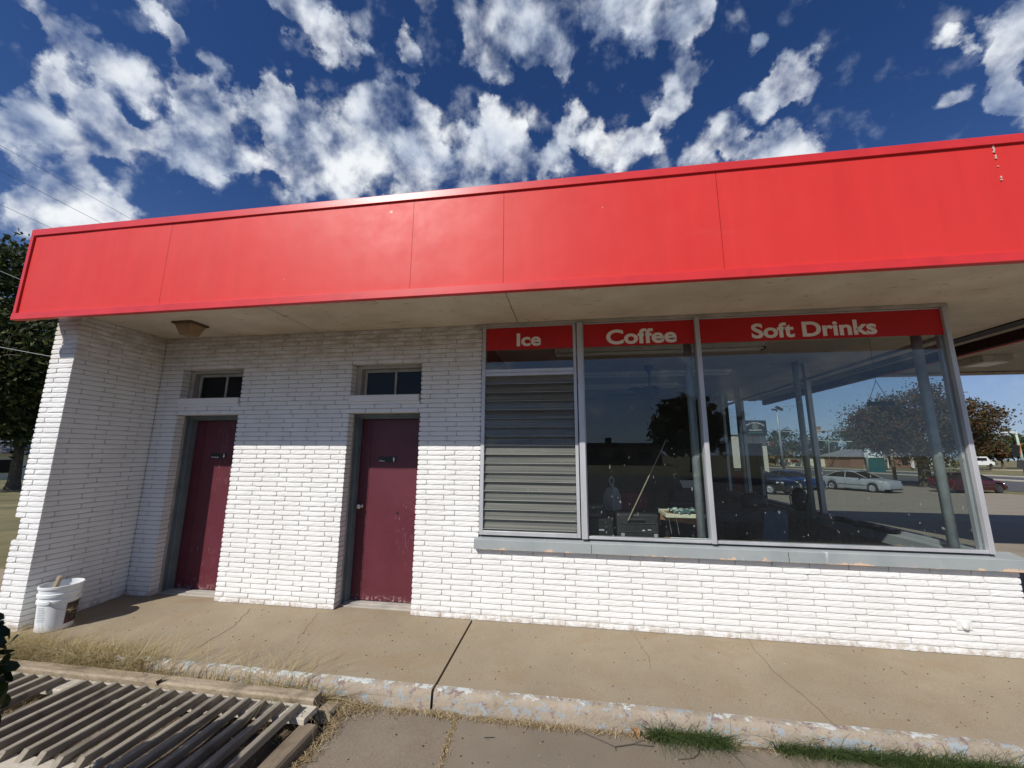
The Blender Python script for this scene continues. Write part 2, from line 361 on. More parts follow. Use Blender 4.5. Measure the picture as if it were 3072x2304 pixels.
def brickfield(mb, u0, u1, c0, c1, holes, fr, back=.1, off=0, edgeback=.1):
    "courses c0..c1 between u0 and u1 leaving holes (ua, ub, ca, cb)"
    for c in range(c0, c1):
        spans = [(u0, u1)]
        for (a, b, ca, cb) in holes:
            if ca <= c < cb:
                ns = []
                for s0, s1 in spans:
                    if b <= s0 or a >= s1: ns.append((s0, s1)); continue
                    if a > s0: ns.append((s0, a))
                    if b < s1: ns.append((b, s1))
                spans = ns
        z0, z1 = c*CRS+.0040, (c+1)*CRS-.0040
        for s0, s1 in spans:
            u = s0; st = BL*(.36 if c % 2 else 1.0)+random.uniform(-.012, .012)
            first = max(.07, st)
            k = 0
            while u < s1-.02:
                L = first if k == 0 else BL+random.uniform(-.004, .004)
                if s1-(u+L) < .07: L = s1-u
                L = min(L, s1-u)
                a = u + (0 if k == 0 else .0045); b = u+L - (0 if u+L >= s1-.001 else .0045)
                je = random.uniform(-.004, .003)
                brick(mb, a+(je if k == 0 and s0 > u0+.01 else 0), b+(je if u+L >= s1-.001 and s1 < u1-.01 else 0), z0, z1, back, fr)
                u += L; k += 1

# ================================================================== SETTING: ground
def sheet(name, x0, x1, y0, y1, dz, M, nx=2, ny=2, off=0):
    mb = MB(); g = []
    for j in range(ny+1):
        y = y0+(y1-y0)*j/ny
        for i in range(nx+1): g.append((x0+(x1-x0)*i/nx, y, gz(y)+dz))
    mb.add(g, [(j*(nx+1)+i, j*(nx+1)+i+1, (j+1)*(nx+1)+i+1, (j+1)*(nx+1)+i) for j in range(ny) for i in range(nx)])
    return struct(mb.build(name, M))
def sheet_y(name, x0, x1, ys, dz, M):
    mb = MB(); g = []
    for y in ys: g += [(x0, y, gz(y)+dz), (x1, y, gz(y)+dz)]
    mb.add(g, [(2*j, 2*j+1, 2*j+3, 2*j+2) for j in range(len(ys)-1)])
    return struct(mb.build(name, M))
YS = [-600, -60, -20, -6, -1, 3, 6, 10, 15, 20, 28, 40, 60, 90, 130, 200, 400, 900]
gx, gy_ = [-700, -60, -8.5, -1.45, 3.6, 34, 900], [-600, -60, -20, -6, -4.2, -1.08, 3, 6, 10, 15, 20, 28, 40, 60, 90, 130, 200, 400, 900]
mb = MB(); mb.add([(x, y, gz(y)-.012) for y in gy_ for x in gx], [(j*7+k, j*7+k+1, j*7+k+8, j*7+k+7) for j in range(len(gy_)-1) for k in range(6) if not (k == 2 and j == 4)])
struct(mb.build('ground', MT['drylawn']))
yl = [y for y in YS if -20 <= y <= 28]
sheet_y('parking_lot', 3.62, 31.5, [-5.2, -1, 3, 6, 10, 15, 20, 28, 40, 60], .0, MT['lot'])
sheet_y('road', 34.5, 50, YS[1:-1], .004, MT['asphalt'])
sheet_y('second_road', 53.5, 62, YS[1:-1], .004, MT['asphalt'])
sheet_y('unseen_asphalt', -60, 34.4, [-30, -5.2], -.004, MT['asphalt'])  # unseen, spread forward and dark so the shop glass mirrors less sunlit ground
for nm, xa, xb in (('kerb', 50.0, 51.0), ('far_kerb', 62.0, 63.4), ('farthest_kerb', 97, 99)):
    mb = MB()
    for a, b in zip(YS[1:-2], YS[2:-1]):
        mb.add([(xa,a,gz(a)-.1),(xb,a,gz(a)-.1),(xb,b,gz(b)-.1),(xa,b,gz(b)-.1),(xa,a,gz(a)+.13),(xb,a,gz(a)+.13),(xb,b,gz(b)+.13),(xa,b,gz(b)+.13)],
               [(4,5,6,7),(1,2,6,5),(3,0,4,7),(0,1,5,4),(2,3,7,6)])
    struct(mb.build(nm, MT['kerb']))

# concrete apron in front of the curb (two slabs with an open joint), dirt bed at left
JX0, JX1 = -.99, -1.02
slab = MB(); ZS = -.150
crk = [(.33, -1.09)]
crack = [onZ(x, y, ZS) for x, y in ((1368,2152),(1362,2175),(1348,2215),(1338,2250),(1322,2304))]
cl = [Vector((crack[0].x+.0, -1.095, ZS))] + crack
cl.append(cl[-1] + (cl[-1]-cl[-2])*8)
def strip_to(mb, pts, xend, z, skirt=.12, gap=.008, seed=1):
    pp = []
    for a, b in zip(pts[:-1], pts[1:]):
        n = max(1, int((b-a).length/.03))
        for k in range(n):
            p = a.lerp(b, k/n); w = .012*mnoise.noise(Vector((p.y*20, seed, 0)))+.006*mnoise.noise(Vector((p.y*70, seed, 3)))
            pp.append(Vector((p.x+w+gap, p.y, z)))
    pp.append(Vector((pts[-1].x+gap, pts[-1].y, z)))
    g = []
    for p in pp: g += [(p.x, p.y, z), (xend, p.y, z), (p.x, p.y, z-skirt)]
    sgn = 1 if xend > pts[0].x else -1
    fs = []
    for i in range(len(pp)-1):
        a, b = 3*i, 3*i+3
        fs += [(a, b, b+1, a+1)[::-1 if sgn < 0 else 1], (a, a+2, b+2, b)]
    mb.add(g, fs)
strip_to(slab, cl, 3.63, ZS+.0, gap=.010)
strip_to(slab, cl, -1.56, ZS-.003, gap=-.010)
struct(slab.build('concrete_apron', MT['slab']))
mb = MB(); g = []; nx, ny = 46, 26
for j in range(ny+1):
    for i in range(nx+1):
        x = -8.5+7.1*i/nx; y = -4.2+3.12*j/ny
        g.append((x, y, -.195+.022*mnoise.noise(Vector((x*3, y*3, 1)))+.008*mnoise.noise(Vector((x*14, y*14, 4)))))
mb.add(g, [(j*(nx+1)+i, j*(nx+1)+i+1, (j+1)*(nx+1)+i+1, (j+1)*(nx+1)+i) for j in range(ny) for i in range(nx)])
struct(mb.build('dirt_bed', MT['dirt'], smooth=True))

# sidewalk: two raised slabs with an open joint, curb with peeling paint
def walk_z(y): return -.03*(-y)/1.09
sw = MB()
for xa, xb in ((-9.0, -1.003), (-.985, 5.3)):
    n = 8; pf = [(.55, .0)] + [(-1.075*k/n, 0) for k in range(n+1)]
    g = []
    for yy, _ in pf: g += [(xa, yy, walk_z(min(yy, 0))), (xb, yy, walk_z(min(yy, 0)))]
    g += [(xa, -1.075, -.2), (xb, -1.075, -.2)]
    m_ = len(pf)
    fs = [(2*i, 2*i+2, 2*i+3, 2*i+1) for i in range(m_)]
    g2 = len(g)
    sw.add(g, fs)
    for xx in (xa, xb): sw.add([(xx, .55, 0), (xx, -1.075, -.0296), (xx, -1.075, -.2), (xx, .55, -.2)], [(0, 1, 2, 3)])
sidewalk = struct(sw.build('sidewalk', MT['conc']))
cb = MB()
for xa, xb in ((-9.0, -1.005), (-.987, 5.3)):
    n = int((xb-xa)/.05); g = []
    for i in range(n+1):
        x = xa+(xb-xa)*i/n; e = .006*mnoise.noise(Vector((x*9, 0, 0)))+.004*mnoise.noise(Vector((x*31, 2, 0)))
        for (yy, zz) in ((-1.035, walk_z(-1.035)+.0025), (-1.078+e, -.028), (-1.094+e, -.038+e*.5), (-1.101+e*1.2, -.075), (-1.106-e, -.12), (-1.11, -.17)): g.append((x, yy, zz))
    fs = [(6*i+k, 6*i+6+k, 6*i+7+k, 6*i+1+k)[::-1] for i in range(n) for k in range(5)]
    cb.add(g, fs)
struct(cb.build('curb', MT['curb'], smooth=True))
def crack_strip(px, w, z=None, name='crack'):
    pts = [onZ(x, y, -.012) for x, y in px]; mb = MB(); L = []; R_ = []
    for a, b in zip(pts[:-1], pts[1:]):
        n = max(2, int((b-a).length/.02))
        for k in range(n):
            p = a.lerp(b, k/n); q = (b-a).normalized(); nr = Vector((-q.y, q.x, 0))
            o = .012*mnoise.noise(Vector((p.x*12, p.y*12, w)))+.005*mnoise.noise(Vector((p.x*50, p.y*50, 1)))
            ww = w*(.5+.6*abs(mnoise.noise(Vector((p.x*25, p.y*25, 7)))))
            c = p+nr*o; zz = walk_z(c.y)+.0015
            L.append((c.x-nr.x*ww, c.y-nr.y*ww, zz)); R_.append((c.x+nr.x*ww, c.y+nr.y*ww, zz))
    g = []
    for a, b in zip(L, R_): g += [a, b]
    mb.add(g, [(2*i, 2*i+1, 2*i+3, 2*i+2) for i in range(len(L)-1)])
    return mb.build(name, MT['crackm'], sidewalk)
MT['crackm'] = simple('crack_dirt', (.055, .04, .028), .95, 0, .4, 20, 0)
crack_strip([(752,1828),(700,1880),(655,1905),(600,1935),(575,1945)], .003)
crack_strip([(955,1840),(920,1885),(890,1917)], .0016)
crack_strip([(1905,1908),(1925,1940),(1945,1970),(1952,2010)], .0018)
crack_strip([(2245,1925),(2265,1955),(2300,1990),(2345,2035),(2420,2090),(2475,2140),(2515,2185)], .0022)

# ================================================================== SHOP BUILDING
shop = thing('shop_building', 'low white brick shop with long red fascia and big corner windows', 'building')
D1L, D1R, D2L, D2R, WL = -4.699, -3.865, -2.46, -1.627, -.95
TOPC = 59
fr_front = lambda u, d, z: (u, d, z)
dc = 40            # door head course
tc0, tc1 = 44, 51  # transom courses (sill stone below)
bw = MB()
holes = [(D1L, D1R, 0, dc), (D2L, D2R, 0, dc), (D1L, D1R, tc0-2, tc1), (D2L, D2R, tc0-2, tc1), (WL, 3.62, 13, 60)]
brickfield(bw, -5.015, 3.605, 0, TOPC, holes, fr_front)
# wing wall: inner face, end face
brickfield(bw, -.87, -.002, -1, TOPC, [], lambda u, d, z: (-5.013-d, u, z), .06, .05)
def fr_end(u, d, z): return (u, -.87+d, z)
brickfield(bw, -5.315, -5.0125, 19, TOPC, [], fr_end, .06)
brickfield(bw, -5.245, -5.0125, 15, 19, [], fr_end, .06)
brickfield(bw, -5.30, -5.0125, -1, 15, [], fr_end, .06)
# low wall return along the right window
brickfield(bw, 0.0, 5.5, -1, 13, [], lambda u, d, z: (3.605-d, u, z), .06)
bw.build('brick_wall', MT['brick'], shop)
# mortar core
bw = MB(); i = .012
bw.box(-5.02, D1L-i, .0075, .12, -.05, 2.99); bw.box(D1R+i, D2L-i, .0075, .12, -.05, 2.99); bw.box(D2R+i, WL-i, .0075, .12, -.05, 2.99)
for a, b in ((D1L, D1R), (D2L, D2R)):
    bw.box(a-i, b+i, .0075, .119, dc*CRS+i, (tc0-2)*CRS-i); bw.box(a-i, b+i, .0075, .119, tc1*CRS+i, 2.99)
bw.box(WL-i, 3.595, .0075, .119, -.05, 13*CRS-.004); bw.box(3.48, 3.5975, .119, 5.5, -.05, 13*CRS-.004)
bw.box(-5.305, -5.0205, -.8625, 0, 0.97, 2.99); bw.box(-5.235, -5.0205, -.8625, 0, .76, .97); bw.box(-5.29, -5.0205, -.8625, 0, -.06, .76)
bw.box(-5.305, -5.025, 0.0, 7.0, -.06, 3.0)
bw.build('mortar', MT['mortar'], shop)
# interior shells
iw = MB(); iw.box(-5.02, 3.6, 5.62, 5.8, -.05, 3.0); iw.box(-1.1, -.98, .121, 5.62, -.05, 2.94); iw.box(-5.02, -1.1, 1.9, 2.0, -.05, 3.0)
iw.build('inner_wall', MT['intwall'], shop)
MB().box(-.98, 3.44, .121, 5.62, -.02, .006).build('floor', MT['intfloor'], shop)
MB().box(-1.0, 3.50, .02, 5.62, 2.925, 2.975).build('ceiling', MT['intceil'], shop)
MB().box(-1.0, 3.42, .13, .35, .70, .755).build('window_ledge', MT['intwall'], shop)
# soffit with two stained joints
sf = MB(); sf.box(-5.32, 5.0, -1.13, 7.0, 2.987, 3.05)
soff = sf.build('soffit', MT['soffit'], shop)
for jx, w in ((-2.93, .005), (-.552, .005)):
    mb = MB(); g = []
    for k in range(60):
        y = -1.12+1.12*k/59; e = .006*mnoise.noise(Vector((y*14, jx, 0))); ww = w*(.5+abs(mnoise.noise(Vector((y*22, jx, 4)))))
        g += [(jx+e-ww, y, 2.9855), (jx+e+ww, y, 2.9855)]
    mb.add(g, [(2*k, 2*k+1, 2*k+3, 2*k+2) for k in range(59)]); mb.build('soffit_joint', simple('soffit_stain', (.17, .125, .085), .95, 0, .4, 20, 0), soff)
# small cove where wall and soffit meet
cv = MB(); cv.box(WL, 3.46, -.028, -.003, 2.955, 2.986); cv.box(-1.03, WL-.002, -.012, -.004, 2.955, 2.986)
cv.build('head_trim', MT['cream'], shop, bevel=.004)
# roof and fascia
MB().box(-5.33, 5.0, -1.13, 7.0, 3.052, 3.70).build('roof', MT['roofdark'], shop)
FY, F0, F1 = -1.16, 2.850, 3.785
seams = [-5.34, -3.715, -1.294, -.513, 1.127, 5.03]
fp = MB()
for a, b in zip(seams[:-1], seams[1:]):
    nx_, nz_ = 14, 6; g = []; w_ = .0014
    for j in range(nz_+1):
        for k in range(nx_+1):
            x = a+w_+(b-a-2*w_)*k/nx_; z = 2.91+(3.735-2.91)*j/nz_
            g.append((x, FY+.004*mnoise.noise(Vector((x*1.3, z*1.1, 3))), z))
    fp.add(g, [(j*(nx_+1)+k, j*(nx_+1)+k+1, (j+1)*(nx_+1)+k+1, (j+1)*(nx_+1)+k) for j in range(nz_) for k in range(nx_)])
fp.box(-5.345, 5.03, FY+.012, FY+.03, 2.86, 3.76)
fp.box(5.0, 5.029, FY+.031, 7.0, 2.86, 3.76); fp.box(-5.355, -5.335, FY+.031, 7.0, 2.99, 3.76)
fas = fp.build('fascia', MT['fascia'], shop)
tr = MB()
def trimline(z0l, z1l, z0r, z1r, y0, y1, xa=-5.375, xb=5.05):
    tr.add([(xa,y0,z0l),(xb,y0,z0r),(xb,y1,z0r),(xa,y1,z0l),(xa,y0,z1l),(xb,y0,z1r),(xb,y1,z1r),(xa,y1,z1l)], [(0,3,2,1),(4,5,6,7),(0,1,5,4),(1,2,6,5),(2,3,7,6),(3,0,4,7)])
tr2 = tr
trimline(3.738, 3.806, 3.708, 3.772, FY-.016, FY+.03)
tr.build('top_trim', MT['trim'], fas, bevel=.003)
tr = MB(); trimline(2.847, 2.913, 2.845, 2.911, FY-.022, FY+.028); tr.build('bottom_trim', MT['trim'], fas, bevel=.003)
chipm = simple('pale_chip', (.62, .55, .48), .8)
for k in range(16):
    z = random.choice((random.uniform(3.44, 3.70), random.uniform(3.62, 3.70))); hh = random.uniform(.002, .012); x = 2.925+.012*(3.75-z)
    MB().box(x+random.uniform(-.006, .002), x+.007, FY-.0075, FY-.004, z, z+hh).build('paint_chip', chipm, fas)
tr = MB(); tr.box(-5.372, -5.335, FY-.018, FY+.002, 2.9135, 3.7325); tr.build('end_trim', MT['trim'], fas, bevel=.003)
MB().box(4.955, 4.9995, -1.12, 7.0, 2.868, 2.986).build('drip_shade_strip', simple('drip_shade_red', (.035, .008, .007), .6), fas)  # strip over the fascia's inner face; its shade is put into the colour
MB().box(4.62, 4.80, -1.12, 7.0, 2.972, 2.9865).build('soffit_vent', MT['black'], soff)

# ---- doors
def make_door(xl, xr, knob, lab, word):
    o = MB()
    g = []; nx_, nz_ = 6, 10
    o.box(xl+.035, xr+.02, .25, .29, .022, 1.975)
    d = o.build('door', MT['door'], shop, bevel=.003)
    pn = MB(); 
    for xx in (xl+.155, xr-.095): pn.box(xx, xx+.004, .2485, .2503, .03, 1.96)
    pn.build('panel_seam', simple('dark_maroon_seam', (.045, .006, .01), .6), d)
    f = MB()
    f.box(xl-.07, xl+.03, .17, .30, -.01, 2.03); f.box(xl-.07, xl-.005, .135, .169, -.01, 2.03)
    f.box(xr+.005, xr+.07, .135, .30, -.01, 2.03); f.box(xl+.031, xr+.0045, .17, .30, 1.978, 2.035); f.box(xl-.004, xr+.0045, .135, .169, 1.998, 2.035)
    f.build('door_frame', MT['steel'], d, bevel=.003)
    c = MB(); c.box(xl-.012, xl+.0, .104, .1335, .0, 2.028); c.box(xl-.02, xr+.02, .104, .1335, 2.0281, 2.05)
    c.build('door_casing', MT['cream'], d, bevel=.003)
    th = MB(); th.box(xl+.0, xr+.01, .10, .30, -.005, .012); th.box(xl+.02, xr+.01, .155, .22, .0121, .0215); th.build('threshold', MT['cream'], d, bevel=.003)
    if knob:
        k = MB(); k.lathe([(.030, 0), (.031, .006), (.014, .012), (.013, .035), (.026, .042), (.031, .056), (.028, .068), (.014, .074)], 20, (xl+.085, .2495, 1.0), axis=(0, -1, 0))
        k.build('knob', MT['chrome'], d, smooth=True)
        h = MB(); h.lathe([(.013, 0), (.012, .006), (.004, .007)], 16, (xl+.52, .2495, .935), axis=(0, -1, 0)); h.build('keyhole', MT['black'], d)
    sx0 = lab[0]; sz0 = lab[1]
    p = MB(); p.box(sx0, sx0+.215, .246, .2496, sz0, sz0+.065); p.build('sign_plate', MT['black'], d, bevel=.001)
    t_ = MB(); text_fit(t_, word, sx0+.008, sx0+.008+.021*len(word), sz0+.009, sz0+.024, .2455, .02, .0006)
    t_.build('lettering', MT['signtxt'], d)
    q = MB(); cx, cz = sx0+.183, sz0+.032
    q.lathe([(.0055, 0), (.0055, .0012)], 12, (cx, .2458, cz+.021), axis=(0, -1, 0))
    if word == 'Men': pts = [(-.009,.014),(.009,.014),(.010,-.004),(.006,-.004),(.006,-.024),(-.006,-.024),(-.006,-.004),(-.010,-.004)]
    else: pts = [(-.006,.014),(.006,.014),(.013,-.010),(.005,-.010),(.004,-.024),(-.004,-.024),(-.005,-.010),(-.013,-.010)]
    q.prism([(cx+a, .2458, cz+b) for a, b in pts], (0, -.0012, 0)); q.build('pictogram', MT['signtxt'], d)
    return d
p1 = onY(620+340/27.65, 1340+975/27.65, .25); p2 = onY(1120+400/24.6, 1350+905/24.6, .25)
d1 = make_door(D1L, D1R, False, (p1.x, p1.z), 'Women'); tag(d1, 'maroon door nearer the wing wall, half in shadow')
d2 = make_door(D2L, D2R, True, (p2.x, p2.z), 'Men'); tag(d2, 'scratched maroon door with round knob')
# ---- transom windows over the doors
for xl, xr in ((D1L, D1R), (D2L, D2R)):
    zb, zt = tc0*CRS, tc1*CRS
    w = MB(); a, b = xl+.06, xr+.03; y = .17
    for (x0, x1, z0, z1) in ((a, a+.035, zb, zt-.03), (b-.03, b, zb, zt-.03), (a+.0355, b-.0305, zb, zb+.03), (a+.0355, b-.0305, zt-.062, zt-.03), (xl+.44, xl+.465, zb+.0305, zt-.0625)): w.box(x0, x1, y, y+.035, z0, z1)
    w.box(xl-.012, xl+.055, .105, .22, zb, zt); w.box(xl+.0555, xr+.03, .105, .22, zt-.0295, zt+.012)
    w.box(xr+.005, xr+.02, .105, .169, zb, zt-.03)
    wo = w.build('transom_window', MT['cream'], shop, bevel=.002)
    MB().box(a+.03, b-.03, y+.015, y+.019, zb+.025, zt-.055).build('pane', MT['darkglass'], wo)
    st = MB(); st.box(xl-.008, xr-.02, -.014, .16, (tc0-2)*CRS+.030, tc0*CRS-.002); st.box(xl-.008, xr-.01, .002, .1, (tc0-2)*CRS-.002, (tc0-2)*CRS+.0295)
    st.build('stone_sill', MT['brick'], wo, bevel=.004)
# ---- shop windows
ZB, ZT = .795, 2.952
def frame_bar(mb, x0, x1, z0, z1, y0=-.02, y1=.06): mb.box(x0, x1, y0, y1, z0, z1)
# grey sill running the length and round the corner
sl = MB(); sl.add([(-.985,-.05,.66),(3.67,-.05,.66),(3.67,.12,.66),(-.985,.12,.66),(-.985,-.05,.755),(3.67,-.05,.755),(3.67,.118,.785),(-.985,.118,.785)],
  [(0,3,2,1),(4,5,6,7),(0,1,5,4),(1,2,6,5),(2,3,7,6),(3,0,4,7)])
sl.box(3.30, 3.67, .121, 5.5, .66, .765)
sill = sl.build('window_sill', MT['sill'], shop, bevel=.004)
for x in (.158, 1.86): MB().box(x-.0025, x+.0025, -.0507, -.049, .662, .745).build('sill_joint', MT['crackm'], sill)
MB().box(-.985, 3.605, .001, .006, .652, .6615).build('flashing', simple('rusty_flashing', (.10, .06, .045), .8), sill)
def sign(x0, x1, parent, word, lx0, lx1, lz0, lz1):
    p = MB().box(x0, x1, .006, .010, 2.692, 2.938).build('sign_band', MT['signred'], parent)
    t_ = MB(); text_fit(t_, word, lx0, lx1, lz0, lz1, .0055, .030, .0012)
    t_.build('lettering', MT['signtxt'], parent)
def sx(x, y): q = onY(x, y, .0); return q.x, q.z
# jalousie window
w = MB()
frame_bar(w, -.945, -.905, .79, 2.955, -.01, .06); frame_bar(w, .030, .062, .79, 2.955, -.01, .06)
frame_bar(w, -.9045, .0295, 2.94, 2.955, -.005, .05); frame_bar(w, -.9045, .0295, 2.44, 2.475, -.018, .05); frame_bar(w, -.9045, .0295, 2.405, 2.4395, -.006, .05); frame_bar(w, -.9045, .0295, .79, .83, -.012, .05)
jw = w.build('jalousie_window', MT['alu'], shop, bevel=.003)
MB().box(-.91, .035, .0125, .0155, 2.47, 2.945).build('pane', MT['glass'], jw)
I0, I1 = sx(1550, 1038.5), sx(1622, 1000); sign(-.903, .029, jw, 'Ice', sx(1550, 1020)[0], sx(1622.5, 1020)[0], sx(1575, 1038)[1], sx(1552, 1000)[1])
bl = MB(); n = 17; zt_, zb_ = 2.40, .84; h = (zt_-zb_)/n
for k in range(n):
    z = zt_-h*(k+.5); a = radians(12+3*(k*7 % 5-2)); bl.obox((-.4375, .018, z), (.93, .004, h*1.10), Matrix.Rotation(-a, 3, 'X'))
bl.build('louver_blades', MT['louver'], jw)
eg = MB()
for k in range(n): eg.box(-.9035, .0285, -.0035, -.0005, zt_-h*(k+1)+.0075, zt_-h*(k+1)+.0115)
eg.build('blade_edges', simple('pale_glass_edge', (.34, .36, .33), .5, 0, .3, 9, 0, stretch=(.1, 1, 1)), jw)
cl_ = MB()
for k in range(n):
    z = zt_-h*(k+1.0)+.004
    cl_.box(-.9045, .0295, .000, .0035, z-.0025, z+.0025)
    for x in (-.903, .012): cl_.box(x, x+.016, .002, .012, z-.006, z+.012)
cl_.build('louver_clips', simple('blackened_metal', (.035, .035, .034), .6), jw)
# coffee window
def mull(mb, x0, x1): mb.box(x0, x1, -.035, .07, .787, 2.954)
w = MB(); mull(w, .072, .129); w.box(.1295, 1.2425, -.012, .05, .787, .812); w.box(.1295, 1.2425, -.004, .05, 2.94, 2.954); w.box(.1295, .140, -.01, .05, .8125, 2.9395)
cw = w.build('coffee_window', MT['alu'], shop, bevel=.003)
MB().box(.135, 1.245, .0125, .0155, .80, 2.945).build('pane', MT['glass'], cw)
sign(.1405, 1.2425, cw, 'Coffee', sx(1819, 1020)[0], sx(2031, 1020)[0], sx(1830, 1033.5)[1], sx(1950, 984)[1])
w = MB(); mull(w, 1.243, 1.286); w.box(1.2865, 3.413, -.012, .05, .787, .812); w.box(1.2865, 3.413, -.004, .05, 2.94, 2.954); w.box(3.4135, 3.452, -.022, .03, .787, 2.954)
dw = w.build('corner_window', MT['alu'], shop, bevel=.003)
MB().box(1.28, 3.42, .0125, .0155, .80, 2.945).build('pane', MT['glass'], dw)
sign(1.2865, 3.4125, dw, 'Soft Drinks', sx(2254, 985)[0], sx(2631.5, 985)[0], sx(2260, 1015.5)[1], sx(2560, 958)[1])
# right side glazing
w = MB()
for y0, y1 in ((.045, .085), (2.17, 2.24), (4.45, 4.52), (5.44, 5.5)): w.box(3.40, 3.46, y0, y1, .766, 2.93)
for y0, y1 in ((.0855, 2.1695), (2.2405, 4.4495), (4.5205, 5.4395)): w.box(3.41, 3.45, y0, y1, .766, .80); w.box(3.41, 3.45, y0, y1, 2.66, 2.70)
w.box(3.37, 3.46, .0, 5.5, 2.701, 2.924) if 0 else None
rw = w.build('side_window', MT['alu'], shop, bevel=.003)
MB().box(3.43, 3.433, .06, 5.46, .79, 2.93).build('pane', MT['glass'], rw)
# steel pipe columns inside the glass
pc = []
for x, y in ((3.245, .09), (3.24, 2.10), (3.24, 4.20), (1.20, .12)):
    mb = MB(); mb.tube([(x, y, .74 if y < 4 else 0), (x, y, 2.926)], .038, 16); mb.build('pipe_column', MT['pipe'], shop, smooth=True)

# outlet cover on the low wall
q = onY(2892, 1876, -.004)
oc = thing('outlet_cover', 'small white outlet cover with round cap on low brick wall', 'outlet', (q.x, -.004, q.z))
MB().box(-.055, .055, -.006, .004, -.035, .035).build('plate', MT['offwhite'], oc, bevel=.003)
MB().lathe([(.028, 0), (.030, .008), (.024, .02), (.01, .024)], 20, (0, -.006, -.002), axis=(.3, -1, .1)).build('cap', MT['offwhite'], oc)
# porch light under the soffit
pl = thing('porch_light', 'brown square porch light under the soffit above the far maroon door', 'lamp', (-4.14, -.48, 2.986))
MB().box(-.125, .125, -.11, .11, -.022, 0).build('base_plate', simple('rusty_brown_plate', (.12, .07, .045), .7), pl, bevel=.003)
df = MB(); a, b, c, d, e = .105, .092, .065, .055, -.14
df.add([(-a,-b,-.0225),(a,-b,-.0225),(a,b,-.0225),(-a,b,-.0225),(-c,-d,e),(c,-d,e),(c,d,e),(-c,d,e)], [(0,1,2,3),(7,6,5,4),(4,5,1,0),(5,6,2,1),(6,7,3,2),(7,4,0,3)])
df.build('diffuser', simple('amber_grimy_glass', (.30, .20, .10), .35, 0, .3, 14, .2), pl, bevel=.006)

# ================================================================== THINGS OUT FRONT
# bucket
bk = thing('bucket', 'white plastic bucket with torn dark label standing by the wing wall', 'bucket', (-4.80, -.745, walk_z(-.745)), radians(20))
b = MB()
b.lathe([(.118, .0), (.122, .004), (.133, .235), (.142, .237), (.144, .262), (.136, .266), (.137, .292), (.146, .294), (.148, .318), (.139, .322), (.141, .362), (.150, .364), (.151, .383), (.146, .386), (.139, .383), (.1185, .03), (.0, .028)], 40)
b.build('body', MT['bucket'], bk, smooth=True).modifiers.new('s', 'EDGE_SPLIT').split_angle = radians(35)
def wrap(a0, a1, z0, z1, r0, r1, n=12):
    mb = MB(); g = []
    for k in range(n+1):
        w = radians(a0+(a1-a0)*k/n); g += [(r0*cos(w), r0*sin(w), z0), (r1*cos(w), r1*sin(w), z1)]
    mb.add(g, [(2*k, 2*k+2, 2*k+3, 2*k+1) for k in range(n)]); return mb
MT['blabel'] = (lambda: (lambda M, t, o: (finish(t, o, mix(t, ramp(t, noise(t, 22, 4, .6, coords(t), .6), .50, .62), mix(t, ramp(t, noise(t, 9, 3, .5, coords(t)), .45, .6), (.035, .03, .035), (.10, .025, .03)), (.42, .30, .10)), .35), M)[1])(*nt('dark_printed_label')))()
wrap(-28, 38, .045, .225, .1272, .1352).build('label', MT['blabel'], bk)
lb = MB()
for k in range(9):
    z = .205-.014*k; r_ = .1232+.0115*z/.235*1.0+.0012
    s_ = wrap(-118, -118+random.uniform(22, 34), z, z+.006, .1218+.0472*z*1.0+.0010, .1218+.0472*(z+.006)+.0010, 6); lb.add(s_.v, s_.f)
lb.build('label_print', simple('faded_grey_print', (.42, .45, .48), .5), bk)
hd = MB(); hd.tube([(.150*cos(w), .150*sin(w)*1.0, .255-.10*max(0, sin((w+pi/2)*1.0))) for w in [radians(-80+ x*160/16) for x in range(17)]], .0022, 6); hd.build('handle', MT['chrome'], bk)
hl = MB(); hl.lathe([(.013, 0), (.013, .012)], 12, (.143*cos(radians(-80)), .143*sin(radians(-80)), .255), axis=(cos(radians(-80)), sin(radians(-80)), 0)); hl.build('handle_lug', MT['bucket'], bk)
st = tag(MB().obox((-4.855, -.745, .365), (.035, .03, .12), Matrix.Rotation(.35, 3, 'Y')).build('wooden_block', MT['timber'], None, bevel=.003), 'pale wooden stub sticking out of the white bucket', 'wood scrap')
# landscape timbers
def beam(name, x0, x1, y0, y1, z0, z1, M, lab, wob=.004):
    mb = MB(); L = max(x1-x0, y1-y0); n = max(2, int(L/.12)); ax = 0 if x1-x0 > y1-y0 else 1; g = []
    for k in range(n+1):
        t = k/n; e = lambda s: wob*mnoise.noise(Vector((t*L*5, s, x0)))
        ch = .012
        for (a, c) in ((0,ch),(0,1-ch),(ch,1),(1-ch,1),(1,1-ch),(1,ch),(1-ch,0),(ch,0)):
            aa, cc = (a if a in (0, 1) else (ch/((y1-y0) if ax == 0 else (x1-x0)) if a == ch else 1-ch/((y1-y0) if ax == 0 else (x1-x0)))), (c if c in (0, 1) else (ch/(z1-z0) if c == ch else 1-ch/(z1-z0)))
            if ax == 0: g.append((x0+L*t, y0+(y1-y0)*aa+e(1+aa), z0+(z1-z0)*cc+e(5+cc)))
            else: g.append((x0+(x1-x0)*aa+e(1+aa), y0+L*t, z0+(z1-z0)*cc+e(5+cc)))
    fs = [(8*k+j, 8*k+(j+1)%8, 8*k+8+(j+1)%8, 8*k+8+j) for k in range(n) for j in range(8)] + [tuple(range(8)), tuple(range(8*n+7, 8*n-1, -1))]
    mb.add(g, fs); return tag(mb.build(name, M), lab, 'timber')
beam('landscape_timber', -6.6, -1.755, -1.300, -1.205, -.165, -.038, MT['timber'], 'long weathered timber laid beside the curb behind the slatted panel')
